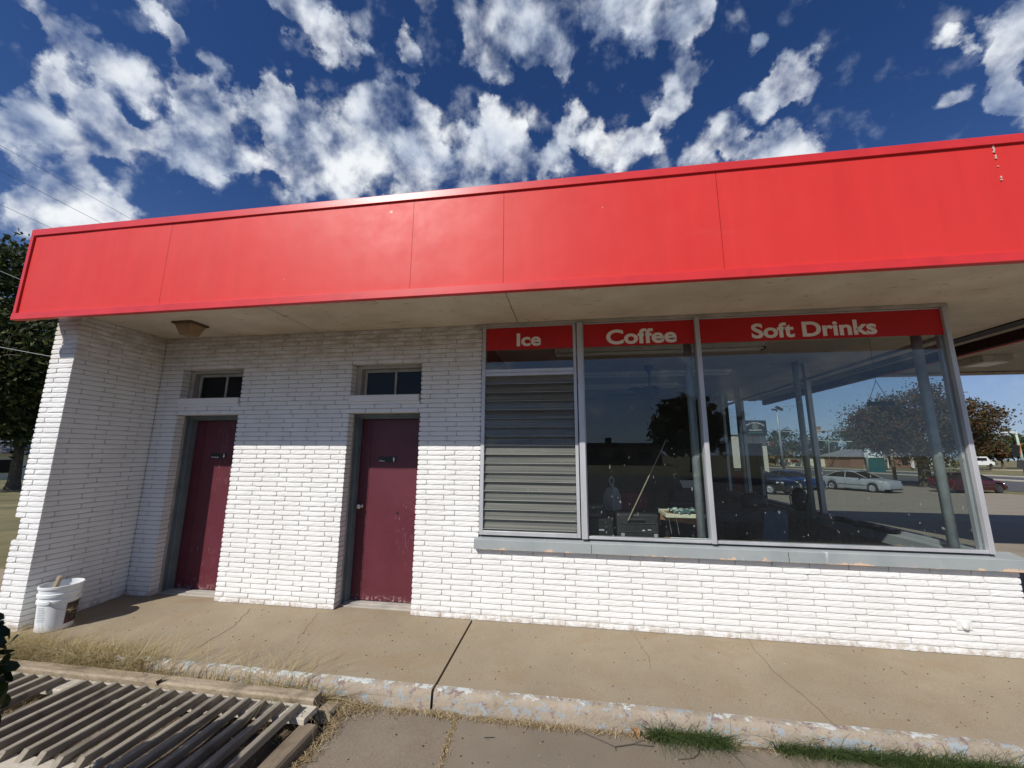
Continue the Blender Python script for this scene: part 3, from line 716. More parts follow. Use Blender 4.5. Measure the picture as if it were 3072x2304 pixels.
beam('landscape_timber', -1.735, -1.615, -3.6, -1.445, -.19, -.088, MT['timbery'], 'dark weathered timber under the right end of the slatted panel', .005)
beam('landscape_timber', -1.735, -1.625, -1.30, -1.19, -.18, -.105, MT['timber'], 'short dark timber stub at the curb end of the long timber')
# slatted railing panel
PZ = -.052
rp = thing('railing_panel', 'weathered grey slatted wooden railing panel lying flat on the dirt', 'railing', (-1.70, -1.40, PZ-.036))
off = Vector((1.70, 1.40, 0))
fx = [ (1960,925),(1855,905),(1755,885),(1650,868),(1555,855),(1460,843),(1365,828),(1270,815),(1180,803),(1085,788),(1000,773),(905,762),(820,748),(735,735),(645,722)]
ends = [onZ(x/2.212, 1704+y/2.212, PZ+.03) for x, y in fx]
near = [onZ(x, y, PZ+.03) for x, y in ((13.6,2248),(60,2268),(106,2287),(156,2304))]
NB = -2.02
rl = MB(); n_ = 40
def railpiece(y0, y1, x0, x1, h=.036):
    mb = MB(); g = []
    for k in range(n_+1):
        x = x0+(x1-x0)*k/n_
        for (yy, zz) in ((y0, 0), (y0, h-.006), (y0+.006, h), (y1-.006, h), (y1, h-.006), (y1, 0)): g.append((x, yy+.003*mnoise.noise(Vector((x*6, yy, 1))), zz+.002*mnoise.noise(Vector((x*6, yy, 8)))))
    mb.add(g, [(6*k+j, 6*k+6+j, 6*k+6+(j+1)%6, 6*k+(j+1)%6) for k in range(n_) for j in range(6)]+[tuple(range(5,-1,-1)), tuple(range(6*n_, 6*n_+6))])
    return mb
railpiece(-1.468-(-1.40), -1.335-(-1.40), -4.9+1.70, .002).build('rail', MT['rail'], rp)
railpiece(NB-.10+1.40, NB+.05+1.40, -4.9+1.70, .0).build('rail', MT['rail'], rp)
nh = MB()
for hx, hy in ((-.035,-.02),(-.02,-.045),(-.06,-.03),(-.045,-.052),(-.03,-.005)): nh.lathe([(.0045, 0), (.0045, .0012)], 10, (hx-.01, hy, .0365))
nh.build('nail_holes', MT['black'], rp)
xs = sorted([e.x for e in ends], reverse=True)
xs = [x for x in xs]
sp = (xs[0]-xs[10])/10
while xs[-1] > -4.6: xs.append(xs[-1]-sp*random.uniform(.96, 1.04))
for k, x in enumerate(xs):
    if k == 15: continue
    mb = MB(); w = .0190; h0 = .0375; h1 = h0+.044; g = []
    ya, yb = -1.372+1.40+random.uniform(-.008, .008), NB-.025+1.40+random.uniform(-.02, .02)
    nn = 14; dx = random.uniform(-.018, .012); bend = random.uniform(-.006, .006)
    for q_ in range(nn+1):
        t = q_/nn; y = ya+(yb-ya)*t; xc = x+1.70+dx*t+bend*sin(pi*t); dz = -.001*sin(pi*t)
        top = .034 if q_ in (0, nn) else 0
        yy = y
        for (a, c) in ((-w, h0), (-w, h1-.004), (-w+.004, h1), (w-.004, h1), (w, h1-.004), (w, h0)):
            s_ = 0
            if q_ == 0 and c > h0: s_ = -.034
            if q_ == nn and c > h0: s_ = .034
            g.append((xc+a, yy+s_, c+dz+.0012*mnoise.noise(Vector((y*9, x*9, c*50)))))
    mb.add(g, [(6*q_+j, 6*q_+(j+1)%6, 6*q_+6+(j+1)%6, 6*q_+6+j) for q_ in range(nn) for j in range(6)]+[tuple(range(6)), tuple(range(6*nn+5, 6*nn-1, -1))])
    mb.build('baluster', MT['slat'], rp)
# ------------------------------------------------------------------ grass, straw, leaves
def blade(mb, p, h, lean, w, az, curl=.5):
    "a bent three-segment blade"
    d = Vector((cos(az), sin(az), 0)); s_ = Vector((-sin(az), cos(az), 0)); g = []
    for k in range(4):
        t = k/3; c = Vector(p)+d*(lean*t*t*(1+curl*t))*h+Vector((0, 0, h*(t-.35*lean*t*t))); ww = w*(1-t*.9)/2
        g += [c-s_*ww, c+s_*ww]
    mb.add(g, [(0,1,3,2),(2,3,5,4),(4,5,7,6)])
def tuft(mb, cx, cy, z, n, r, h, lean=(.2, .9), w=.006):
    for _ in range(n):
        a = random.uniform(0, 2*pi); rr = r*sqrt(random.random()); blade(mb, (cx+rr*cos(a), cy+rr*sin(a), z), h*random.uniform(.45, 1.1), random.uniform(*lean), w*random.uniform(.7, 1.3), a+random.uniform(-1.2, 1.2))
dg = MB()
for k in range(900):     # dry grass between timber and curb, spilling over the walk
    x = random.uniform(-5.6, -1.75); dens = .5+.5*mnoise.noise(Vector((x*2.2, 3, 0)))+(.35 if x < -3.2 else 0)
    if random.random() > dens+.25: continue
    hh = 1.0+.9*mnoise.noise(Vector((x*3.1, 8, 0)))
    if hh < .55: continue
    tuft(dg, x, random.uniform(-1.2, -1.10), -.16, 8, .05, hh*random.uniform(.12, .27), (.3, 1.9), .0040)
for k in range(420):
    x = random.uniform(-5.8, -3.3); tuft(dg, x, random.uniform(-1.17, -1.0+.06*mnoise.noise(Vector((x*3, 0, 5)))), -.05, 8, .06, random.uniform(.09, .2), (.5, 1.6), .0042)
for k in range(150):      # weeds leaning over the sidewalk
    x = random.uniform(-3.9, -1.85)
    blade(dg, (x, -1.12, -.1), random.uniform(.2, .36), random.uniform(.6, 1.5), .0035, random.uniform(.3, 2.6))
tag(dg.build('dry_grass', MT['dryg']), 'dry straw coloured grass growing along the long timber', 'dry grass', kind='stuff')
sw_ = MB()
def straw_at(x, y, z, L=None):
    L = L or random.uniform(.02, .09); a = random.uniform(0, pi); d = Vector((cos(a), sin(a), random.uniform(-.1, .25)))*L/2; s_ = Vector((-sin(a), cos(a), 0))*random.uniform(.0006, .0016); c = Vector((x, y, z+abs(d.z)+random.uniform(.001, .012)))
    mid = c+Vector((0, 0, random.uniform(0, .006)))+s_*random.uniform(-3, 3)
    sw_.add([c-d-s_, c-d+s_, mid+s_, mid-s_, c+d+s_*.4, c+d-s_*.4], [(0,1,2,3),(3,2,4,5)])
for k in range(2600):    # straw swept along the foot of the curb
    x = random.triangular(-1.75, 1.5, -1.6)
    if mnoise.noise(Vector((x*5, 0, 2))) < random.uniform(-.5, .35): continue
    straw_at(x, -1.125-abs(random.gauss(0, .018 if x > -1.2 else .05)), ZS)
for k in range(520):    # and in the open slab joint
    t = random.random(); i_ = min(int(t*(len(cl)-2)), len(cl)-3); p = cl[i_].lerp(cl[i_+1], random.random()); straw_at(p.x+random.gauss(0, .012), p.y, ZS-.008, random.uniform(.01, .035))
for k in range(800):     # strip beside the right timber
    straw_at(random.gauss(-1.57, .03), random.uniform(-2.2, -1.2), ZS)
for k in range(2600):    # litter between the slats
    straw_at(random.uniform(-5, -1.75), random.uniform(-2.5, -1.3), -.190, random.uniform(.015, .08))
for k in range(260):
    straw_at(random.gauss(-1.66, .14), random.gauss(-1.17, .035), -.13, random.uniform(.04, .14))
tag(sw_.build('straw_litter', MT['straw']), 'loose straw and dead stems along the curb foot and slab joint', 'straw', kind='stuff')
gg = MB()
def ggrass(pxs, spread, n, h):
    pts = [onZ(x, y, ZS) for x, y in pxs]
    for a, b in zip(pts[:-1], pts[1:]):
        for k in range(n):
            p = a.lerp(b, random.random()); 
            tuft(gg, p.x+random.gauss(0, .02), min(-1.112, p.y+random.gauss(0, spread)), ZS, 9, .03, h*random.uniform(.5, 1.15), (.2, 1.5), .0040)
ggrass([(1950,2215),(2020,2212),(2100,2222),(2180,2240)], .026, 60, .135)
ggrass([(2330,2243),(2450,2258),(2560,2270),(2700,2285),(2900,2305),(3100,2330)], .030, 70, .125)
ggrass([(2700,2290),(2900,2310),(3100,2335)], .04, 80, .14)
tag(gg.build('green_grass', MT['greeng']), 'green grass growing at the foot of the curb', 'grass', kind='stuff')
lm = [simple('dead_leaf_brown', (.24, .13, .06), .8, 0, .4, 30, .3), simple('dead_leaf_dark', (.09, .05, .04), .8, 0, .4, 30, .3)]
def deadleaf(px, py, z, size, lab, M, tilt):
    c = onZ(px, py, z); mb = MB(); R = Matrix.Rotation(random.uniform(0, 6), 3, 'Z') @ Matrix.Rotation(tilt, 3, 'X')
    pts = []; n = 14
    for k in range(n):
        w = 2*pi*k/n; r = size*(.55+.45*abs(cos(w*2.5)))*(1 if k % 2 else .8); pts.append((r*cos(w)*.8, r*sin(w), size*.25*cos(2*w)))
    for dz in (0, -.0012): mb.add([c+R @ (Vector(p)+Vector((0, 0, dz))) for p in [(0,0,-.1*size)]+pts], [(0, k+1, (k+1) % n+1) for k in range(n)])
    mb.tube([c+R @ Vector((0, -size*.5, 0)), c+R @ Vector((.01, -size*1.3, .01))], .0013, 5)
    return tag(mb.build('dead_leaf', M), lab, 'leaf', 'dead leaves along the curb')
deadleaf(1908, 2196, -.115, .040, 'crumpled light brown leaf beside the green grass tuft at the curb', lm[0], .5)
deadleaf(1940, 2212, -.13, .032, 'darker brown leaf just below the crumpled light brown one', lm[1], .8)
deadleaf(480, 2043, -.03, .034, 'curled dark brown leaf lying against the long timber', lm[1], 1.0)
deadleaf(840, 2040, -.10, .030, 'dark leaf standing in dry grass near the timber end', lm[1], 1.2)
deadleaf(920, 2030, -.10, .030, 'dark leaf upright by the white painted curb edge', lm[1], 1.3)
tw = MB(); p_ = [onZ(x, y, ZS+.008) for x, y in ((1735,2192),(1790,2215),(1845,2240),(1900,2232),(1960,2238))]; tw.tube(p_, .003, 6)
tw.tube([p_[2], onZ(1848, 2252, ZS+.004)], .002, 5); tw.tube([p_[3], onZ(1925, 2215, ZS+.02)], .002, 5)
tag(tw.build('twig', MT['bark']), 'thin dead twig lying below the crumpled leaf', 'twig')
tw = MB(); tw.tube([onZ(x, y, ZS+.006) for x, y in ((2035,2278),(2080,2274),(2095,2262),(2100,2240))], .003, 6)
tag(tw.build('twig', MT['bark']), 'short curved twig under the left green grass tuft', 'twig')
nl = MB(); nl.tube([onZ(1453, 2213, ZS+.004), onZ(1483, 2212, ZS+.004)], .0022, 6); tag(nl.build('nail', MT['black']), 'rusty dark nail lying on the lower slab', 'nail')
# small grit on the walk and slab
gr = MB()
for k in range(230):
    x, y = random.uniform(-4.3, 3.2), random.uniform(-1.0, -.05); s_ = random.uniform(.002, .006); gr.obox((x, y, walk_z(y)+s_*.4), (s_*1.6, s_, s_*.7), Matrix.Rotation(random.uniform(0, 3), 3, 'Z'))
for k in range(160):
    x, y = random.uniform(-1.4, 2.5), random.uniform(-2.0, -1.15); s_ = random.uniform(.002, .006); gr.obox((x, y, ZS+s_*.4), (s_*1.6, s_, s_*.7), Matrix.Rotation(random.uniform(0, 3), 3, 'Z'))
tag(gr.build('grit', simple('dark_grit', (.06, .045, .035), .9)), 'tiny dark grit and crumbs scattered on the concrete', 'grit', kind='stuff')

# ------------------------------------------------------------------ shrub and trees
def leafcard(mb, c, s, R=None, round_=False):
    a = Vector((random.gauss(0,1), random.gauss(0,1), random.gauss(0,1))).normalized(); b = a.orthogonal().normalized(); b = Matrix.Rotation(random.uniform(0, 2*pi), 3, a) @ b; d = a.cross(b)
    if round_:
        n = 7; pts = [c+b*(s*cos(2*pi*k/n))+d*(s*.62*sin(2*pi*k/n))+a*(.12*s*cos(4*pi*k/n)) for k in range(n)]; mb.add(pts, [tuple(range(n))])
    else: mb.add([c-b*s, c-d*s*.55, c+b*s, c+d*s*.55], [(0,1,2,3)])
def limb(mb, p0, p1, r0, r1, depth, tips, spread=.55):
    p0, p1 = Vector(p0), Vector(p1); L = (p1-p0).length
    mid = p0.lerp(p1, .5)+Vector((random.gauss(0, 1), random.gauss(0, 1), random.gauss(0, .5)))*L*.06
    mb.tube([p0, mid, p1], [r0, (r0+r1)/2, r1], 7 if r0 > .05 else 5, cap=False); tips.append(p1)
    if depth <= 0: return
    for k in range(random.choice((2, 3, 3))):
        d = (p1-p0).normalized()+Vector((random.gauss(0, 1), random.gauss(0, 1), random.gauss(.1, .6)))*spread
        limb(mb, p1, p1+d.normalized()*L*random.uniform(.55, .8), r1*.8, r1*.45, depth-1, tips, spread)
def tree(name, lab, loc, H, Wd, base, leafM, nleaf, ls, group=None, trunk_r=None, clumps=60, flat=1.0, lean=(0, 0), trunkh=None, cat='tree', coff=(0, 0), reach=.24):
    root = thing(name, lab, cat, loc, 0, group)
    tr_ = trunk_r or H*.03; th = trunkh or base*1.15; tips = []
    tb = MB(); top = Vector((lean[0], lean[1], th))
    tb.tube([(0, 0, -.3), (0, 0, .15), (lean[0]*.5, lean[1]*.5, th*.5), top], [tr_*1.7, tr_*1.2, tr_, tr_*.85], 10, cap=False)
    for k in range(5):
        a = 2*pi*k/5+random.uniform(-.4, .4); e = Vector((cos(a)*Wd*reach, sin(a)*Wd*reach, th+(H-th)*random.uniform(.25, .5))); limb(tb, top, e, tr_*.55, tr_*.25, 2, tips)
    tb.build('trunk', MT['bark'], root, smooth=True)
    lf = MB(); cs = []
    ch = H-base; cc = Vector((lean[0]+coff[0], lean[1]+coff[1], base+ch*.5))
    for k in range(clumps):
        while True:
            v = Vector((random.uniform(-1, 1), random.uniform(-1, 1), random.uniform(-1, 1)))
            if .16 < v.length < 1: break
        if random.random() < .6: v = v.normalized()*random.uniform(.7, 1.0)
        nz_ = 1+.28*mnoise.noise(v*1.7+Vector((loc[0], loc[1], 0)))
        zf = v.z if v.z > 0 else v.z*(.85)
        c = cc+Vector((v.x*Wd/2*nz_, v.y*Wd/2*nz_, zf*ch/2*nz_)); cs.append((c, Wd*random.uniform(.07, .16)))
    for k in range(nleaf):
        c, r = random.choice(cs); v = Vector((random.gauss(0, .55), random.gauss(0, .55), random.gauss(0, .42*flat)))*r
        leafcard(lf, c+v, ls*random.uniform(.5, 1.25))
    lf.build('crown', leafM, root); return root
# shrub at the left edge, right beside the camera
sh = thing('shrub', 'dark leafy shrub at the left edge next to the slatted panel', 'shrub', (-2.58, -2.76, -.24))
sb = MB(); tips = []
for k in range(7):
    a = random.uniform(0, 2*pi); sb.tube([(.03*cos(a), .03*sin(a), 0), (.08*cos(a), .08*sin(a), .4), (.17*cos(a), .17*sin(a), random.uniform(.8, 1.05))], [.012, .009, .004], 6)
sb.build('branches', MT['bark'], sh)
lf = MB()
for k in range(2200):
    a, z = random.uniform(0, 2*pi), random.uniform(.25, 1.27); r = (.33+.05*mnoise.noise(Vector((cos(a)*2, sin(a)*2, z*4))))*sqrt(random.random())*(1 if z < 1.0 else sqrt(max(.05, (1.29-z)/.29)))
    leafcard(lf, Vector((r*cos(a), r*sin(a), z)), random.uniform(.022, .036), None, True)
lf.build('leaves', MT['bushl'], sh)

# ================================================================== INSIDE THE SHOP (seen through the glass)
def P2(px0, px1, py0, py1, y):  # rectangle in a plane of constant y: x0, x1, z0(bottom), z1(top)
    a, b = onY(px0, py1, y), onY(px1, py0, y); return a.x, b.x, a.z, b.z
def at_thing(name, lab, cat, x, y, z, rz=0, group=None): return thing(name, lab, cat, (x, y, z), rz, group)
# black case leaning by the sill
x0, x1, z0, z1 = P2(1851, 1972, 1541, 1612, .21); z0 = .757
cs = at_thing('carrying_case', 'black hard plastic case standing on the window ledge behind the glass', 'case', (x0+x1)/2, .21, z0)
w, h = x1-x0, z1-z0
MB().box(-w/2, w/2, -.05, .05, .0, h).build('shell', simple('scuffed_black_case', (.035, .035, .034), .42, 0, .4, 12, .2), cs, bevel=.018)
r_ = MB(); r_.box(-w*.46, w*.46, -.058, -.0505, h*.30, h*.33); r_.box(-w*.44, w*.40, -.060, -.0505, h*.62, h*.66); r_.build('ridge', MT['darkgrey'], cs, bevel=.003)
r_ = MB(); r_.tube([(-.10, -.055, h*.70), (-.095, -.075, h*.80), (.06, -.075, h*.80), (.065, -.055, h*.70)], .009, 8); r_.build('grip', MT['darkgrey'], cs)
for sx_ in (-.41, .37): MB().box(w*sx_, w*sx_+.035, -.06, -.0505, h*.10, h*.26).build('latch', MT['alu'], cs, bevel=.003)
for s0, s1, s2, s3 in ((.10, .16, .36, .40), (.23, .31, .39, .42)): MB().box(w*s0, w*s1, -.0525, -.0508, h*s2, h*s3).build('sticker', MT['offwhite'], cs)
a, b = onY(1884, 1562, .12), onY(1999, 1318, .45); rod = MB().tube([a, b], .006, 8).build('wooden_rod', MT['timber']); tag(rod, 'thin wooden rod leaning diagonally behind the coffee window', 'rod')
# dark equipment boxes left of it
x0, x1, z0, z1 = P2(1766, 1838, 1556, 1612, .22); eq = at_thing('equipment_box', 'black equipment box at the left corner of the window ledge', 'box', (x0+x1)/2, .24, .757)
w, h = x1-x0, z1-.757; MB().box(-w/2, w/2, -.08, .08, 0, h).build('body', MT['black'], eq, bevel=.008)
f = MB(); f.box(-.02, .03, -.0815, -.0802, h*.42, h*.50); f.build('label', MT['alu'], eq)
for zz in (.62, .85): MB().lathe([(.007, 0), (.007, .004)], 10, (.05, -.080, h*zz), axis=(0, -1, 0)).build('knob', MT['chrome'], eq)
x0, x1, z0, z1 = P2(1768, 1816, 1520, 1556, .50); eq2 = at_thing('equipment_box', 'dark grey box behind the black equipment box', 'box', (x0+x1)/2, .62, .45)
MB().box((x0-x1)/2, (x1-x0)/2, -.12, .12, 0, z1-.45).build('body', MT['darkgrey'], eq2, bevel=.008); MB().box(-.08, .08, -.1215, -.1203, z1-.45-.07, z1-.45-.03).build('panel', MT['black'], eq2)
# white plastic jug / sprayer deeper in the room
q = onY(1838, 1530, 1.0); jg = at_thing('sprayer', 'white plastic sprayer jug on a cluttered shelf inside the coffee window', 'sprayer', q.x, 1.0, q.z, .95)
MT['jug'] = simple('greyed_white_plastic', (.40, .40, .385), .5, 0, .2, 9, .05)
b = MB(); tp4 = lambda hw_, hd_, z: [(-hw_, -hd_, z), (hw_, -hd_, z), (hw_, hd_, z), (-hw_, hd_, z)]
b.add(tp4(.10, .07, 0)+tp4(.098, .07, .16)+tp4(.055, .05, .25)+tp4(.03, .03, .275), [(3,2,1,0)]+[(4*k+i_, 4*k+(i_+1) % 4, 4*k+4+(i_+1) % 4, 4*k+4+i_) for k in range(3) for i_ in range(4)]+[(12,13,14,15)])
b.build('tank', MT['jug'], jg, bevel=.012)
b = MB(); b.lathe([(.026, .276), (.026, .30)], 16); b.tube([(.05*cos(w), 0, .345+.045*sin(w)) for w in [2*pi*k/16 for k in range(17)]], .011, 8); b.build('pump_handle', MT['jug'], jg)
tb = at_thing('shelf_table', 'dark cluttered table standing deeper behind the coffee window', 'table', .55, 1.25, 0)
MB().box(-.75, .55, -.35, .45, q.z-.04, q.z-.004).build('table_top', MT['darkgrey'], tb)
for a_, b_ in ((-.7,-.3),(.5,-.3),(-.7,.4),(.5,.4)): MB().box(a_, a_+.04, b_, b_+.04, 0, q.z-.0405).build('leg', MT['black'], tb)
rd = at_thing('red_toolbox', 'dark red metal box beside the white sprayer on the table', 'box', onY(1900, 1520, 1.15).x, 1.15, q.z)
MB().box(-.16, .16, -.1, .1, 0, .20).build('body', simple('dark_red_metal', (.16, .012, .015), .4), rd, bevel=.01); MB().tube([(-.08, 0, .2), (-.07, 0, .24), (.07, 0, .24), (.08, 0, .2)], .008, 6).build('handle', MT['black'], rd)
pr = at_thing('printer', 'black printer with white paper on a stand behind the pipe column', 'printer', onY(2070, 1500, 1.6).x, 1.6, onY(2070, 1502, 1.6).z)
MB().box(-.24, .24, -.16, .16, 0, .15).build('body', MT['black'], pr, bevel=.02)
MB().obox((.02, .03, .21), (.22, .004, .16), Matrix.Rotation(-1.0, 3, 'X')).build('paper', MT['offwhite'], pr)
ps = at_thing('printer_stand', 'dark stand carrying the black printer', 'stand', onY(2070, 1500, 1.6).x, 1.6, 0); zt_ = onY(2070, 1502, 1.6).z
MB().box(-.3, .3, -.2, .2, zt_-.03, zt_-.002).build('top', MT['darkgrey'], ps); MB().box(-.28, .28, -.18, .18, 0, zt_-.0305).build('cabinet', MT['black'], ps)
# cream tray table with cloth in the sun
ya, yb = .17, .50
pA, pB = onY(1998, 1545, ya), onY(2108, 1547, ya); zt = (pA.z+pB.z)/2
ft = at_thing('tray_table', 'small cream folding tray table catching the sun behind the coffee window', 'table', pA.x, ya, zt)
w = pB.x-pA.x+.03; f = MB(); f.box(0, w, 0, .022, -.026, .012); f.box(0, w, .33, .352, -.026, .012); f.box(-.0, .022, .0221, .3299, -.026, .012); f.box(w-.022, w, .0221, .3299, -.026, .012)
f.build('frame', simple('cream_paint', (.66, .62, .44), .6), ft, bevel=.004); MB().box(.0225, w-.0225, .0225, .3295, -.016, -.004).build('tray', simple('brown_board', (.30, .17, .09), .8), ft)
for lx in (.03, .10): MB().tube([(lx, .03, -.027), (lx+.02, .03, -.19)], .0035, 6).build('leg', MT['chrome'], ft)
cl2 = MB(); g = []; nx_, ny_ = 22, 12
for j in range(ny_+1):
    for k in range(nx_+1):
        u, v = k/nx_, j/ny_; g.append((pA.x+.07+u*(w-.05), ya-.01+v*.30, zt+.018+.05*abs(mnoise.noise(Vector((u*4.5, v*3.2, 2))))+.02*mnoise.noise(Vector((u*12, v*9, 5)))-(.05*(u-.8)/.2 if u > .8 and v < .4 else 0)))
cl2.add(g, [(j*(nx_+1)+k, j*(nx_+1)+k+1, (j+1)*(nx_+1)+k+1, (j+1)*(nx_+1)+k) for j in range(ny_) for k in range(nx_)])
MT['cloth'] = (lambda a: (finish(a[1], a[2], mix(a[1], ramp(a[1], noise(a[1], 13, 3, .5, coords(a[1], scale=(.5, 1, 1)), 1), .52, .56), (.06, .11, .11), (.52, .62, .52)), .9), a[0])[1])(nt('teal_patterned_cloth'))
tag(cl2.build('patterned_cloth', MT['cloth'], smooth=True), 'crumpled teal and pale patterned cloth on the cream tray table', 'cloth')
cb_ = MB(); c0 = onY(2050, 1560, .30); cb_.obox((c0.x, .36, c0.z), (.42, .004, .07), Matrix.Rotation(.12, 3, 'Y')); tag(cb_.build('cardboard', simple('brown_cardboard', (.26, .15, .085), .85)), 'brown cardboard sheet wedged under the cream tray table', 'cardboard')
c0 = onY(2050, 1597, .20); cc = MB(); cc.box(c0.x-.17, c0.x+.17, .14, .32, .757, .768); tag(cc.build('board', simple('tan_board', (.40, .28, .18), .8), bevel=.004), 'tan board lying on the window ledge under the tray table', 'board')
a, b = onY(2012, 1619, .085), onY(2128, 1622, .085); pt = at_thing('tube', 'white plastic tube lying along the bottom of the coffee window', 'tube', a.x, .085, .80)
MB().tube([(0, 0, 0), (b.x-a.x, 0, 0)], .012, 10).build('pipe', MT['offwhite'], pt); MB().tube([(.14, 0, 0), (.16, 0, 0)], .0135, 10).build('coupling', MT['offwhite'], pt)
# desk with a hanging blue cloth by the corner window
zt_ = onY(2250, 1530, 1.4).z; dx0, dx1 = onY(2150, 1530, 1.4).x, onY(2348, 1530, 1.4).x
dk = at_thing('desk', 'dark wooden desk inside the corner window', 'desk', dx0, 1.4, 0)
MB().box(0, dx1-dx0, 0, .75, zt_-.03, zt_).build('desk_top', simple('dark_brown_wood', (.055, .035, .025), .6, 0, .3, 5, .1), dk, bevel=.005)
MB().box(.02, dx1-dx0-.02, .02, .05, zt_-.15, zt_-.0305).build('apron', MT['darkgrey'], dk)
for a_ in (.03, dx1-dx0-.08): MB().box(a_, a_+.05, .06, .11, 0, zt_-.0305).build('leg', MT['black'], dk)
bc = MB(); g = []
for j in range(13):
    for k in range(9):
        u = k/8; v = j/12; zz = zt_+.008 if v < .2 else zt_+.008-(v-.2)*.62; yy = 1.4+.14-.7*v*1.0 if v < .2 else 1.385
        g.append((dx1-.24+u*.27+.02*sin(v*5), yy+.018*sin(u*14+v*2)*(v > .2), zz))
bc.add(g, [(j*9+k, j*9+k+1, (j+1)*9+k+1, (j+1)*9+k) for j in range(12) for k in range(8)])
tag(bc.build('blue_cloth', simple('faded_blue_cloth', (.10, .17, .22), .9, 0, .25, 6, .2), smooth=True), 'faded blue cloth hanging over the corner of the dark desk', 'cloth')
bg = MB(); q = onY(2265, 1508, 1.7)
bg.lathe([(.0, 0), (.14, .01), (.17, .06), (.13, .13), (.05, .17), (0, .175)], 14, (q.x, 1.75, zt_+.002)); tag(bg.build('crumpled_bag', MT['darkgrey'], smooth=True), 'dark crumpled bag lying on the desk', 'bag')
# black backpack, hoses and debris on the side ledge
q = onX(2400, 1505, 3.36); bp = at_thing('backpack', 'black backpack sitting on the side window ledge next to the double column', 'bag', 3.36, q.y, .77)
b = MB(); b.lathe([(.07, 0), (.10, .03), (.105, .18), (.085, .28), (.04, .33), (0, .335)], 14); b.build('body', MT['black'], bp, smooth=True)
MB().tube([(-.09, -.03, .27), (-.16, -.05, .2), (-.15, -.05, .09), (-.1, -.03, .04)], .008, 6).build('strap', MT['black'], bp)
cd = MB(); pts = [onY(2424, 1480, 1.75), onY(2420, 1530, 1.7), onY(2418, 1570, 1.6), onY(2428, 1610, 1.5)]; cd.tube(pts, .012, 8); tag(cd.build('hose', MT['black'], smooth=True), 'black hose hanging down in front of the side ledge', 'hose')
db = MB()
for k in range(60):
    y = random.uniform(.9, 1.9); db.obox((random.gauss(3.36, .03), y, .775+random.uniform(0, .03)), (random.uniform(.02, .07), random.uniform(.02, .09), random.uniform(.01, .035)), Matrix.Rotation(random.uniform(0, 3), 3, 'Z') @ Matrix.Rotation(random.gauss(0, .3), 3, 'X'))
tag(db.build('debris', MT['black']), 'dark crumbled debris strewn along the side window ledge', 'debris', kind='stuff')
# hanging sign inside the corner
q0, q1 = onY(2601, 1212, .45), onY(2684, 1209, .45); hg = at_thing('hanging_sign', 'flat dark sign hanging from cords inside the corner window', 'sign', (q0.x+q1.x)/2, .45, (q0.z+q1.z)/2)
w = q1.x-q0.x; MB().box(-w/2, w/2, -.012, .012, -.022, .022).build('panel', MT['black'], hg, bevel=.008)
tp = onY(2627, 1142, .45)-hg.location; tp2 = Vector((tp.x, 0, tp.z))
c = MB(); c.tube([(-w*.42, 0, .022), tp2], .0025, 5); c.tube([(w*.30, 0, .022), tp2], .0025, 5); c.tube([tp2, (tp.x, 0, 2.925-hg.location.z)], .002, 5); c.build('cord', MT['black'], hg)
# ceiling fan and light strips
fn_z = 2.52; q = onZ(1950, 1176, fn_z)
fan = at_thing('ceiling_fan', 'dark five-bladed ceiling fan hanging in the shop', 'fan', q.x, q.y, fn_z)
MB().tube([(0, 0, .05), (0, 0, 2.925-fn_z)], .014, 8).build('rod', MT['black'], fan); MB().lathe([(.03, .30), (.07, .405)], 16).build('canopy', MT['black'], fan)
MB().lathe([(.05, -.10), (.07, -.06), (.14, -.05), (.15, .02), (.13, .07), (.04, .09)], 24).build('motor', MT['black'], fan, smooth=True)
for k in range(5):
    a = 2*pi*k/5+.35; R = Matrix.Rotation(a, 3, 'Z') @ Matrix.Rotation(.2, 3, 'X'); mb = MB(); g = [R @ Vector(p) for p in ((.14,-.03,-.03),(.24,-.065,-.03),(.60,-.075,-.03),(.66,-.03,-.03),(.66,.03,-.03),(.60,.075,-.03),(.24,.065,-.03),(.14,.03,-.03))]
    mb.prism(g, (0, 0, .008)); mb.build('blade', MT['black'], fan)
for k, (yy, xb) in enumerate(((.95, onZ(2285, 1045, 2.87).x), (2.5, onZ(2160, 1137, 2.85).x), (3.7, 2.0))):
    ls_ = at_thing('light_strip', ('unlit fluorescent strip nearest the front glass', 'unlit fluorescent strip in the middle of the ceiling', 'unlit fluorescent strip farthest back near the fan')[k], 'lamp', -.2, yy, 2.925, 0, 'unlit fluorescent strips on the shop ceiling')
    L = xb+.2; MB().box(0, L, -.06, .06, -.05, -.001).build('housing', MT['offwhite'], ls_, bevel=.004); t_ = MB()
    for s in (-.035, .035): t_.tube([(.02, s, -.07), (L-.02, s, -.07)], .013, 8)
    t_.build('tube', MT['offwhite'], ls_); MB().box(L-.02, L, -.055, .055, -.085, -.0505).build('end_cap', MT['darkgrey'], ls_)

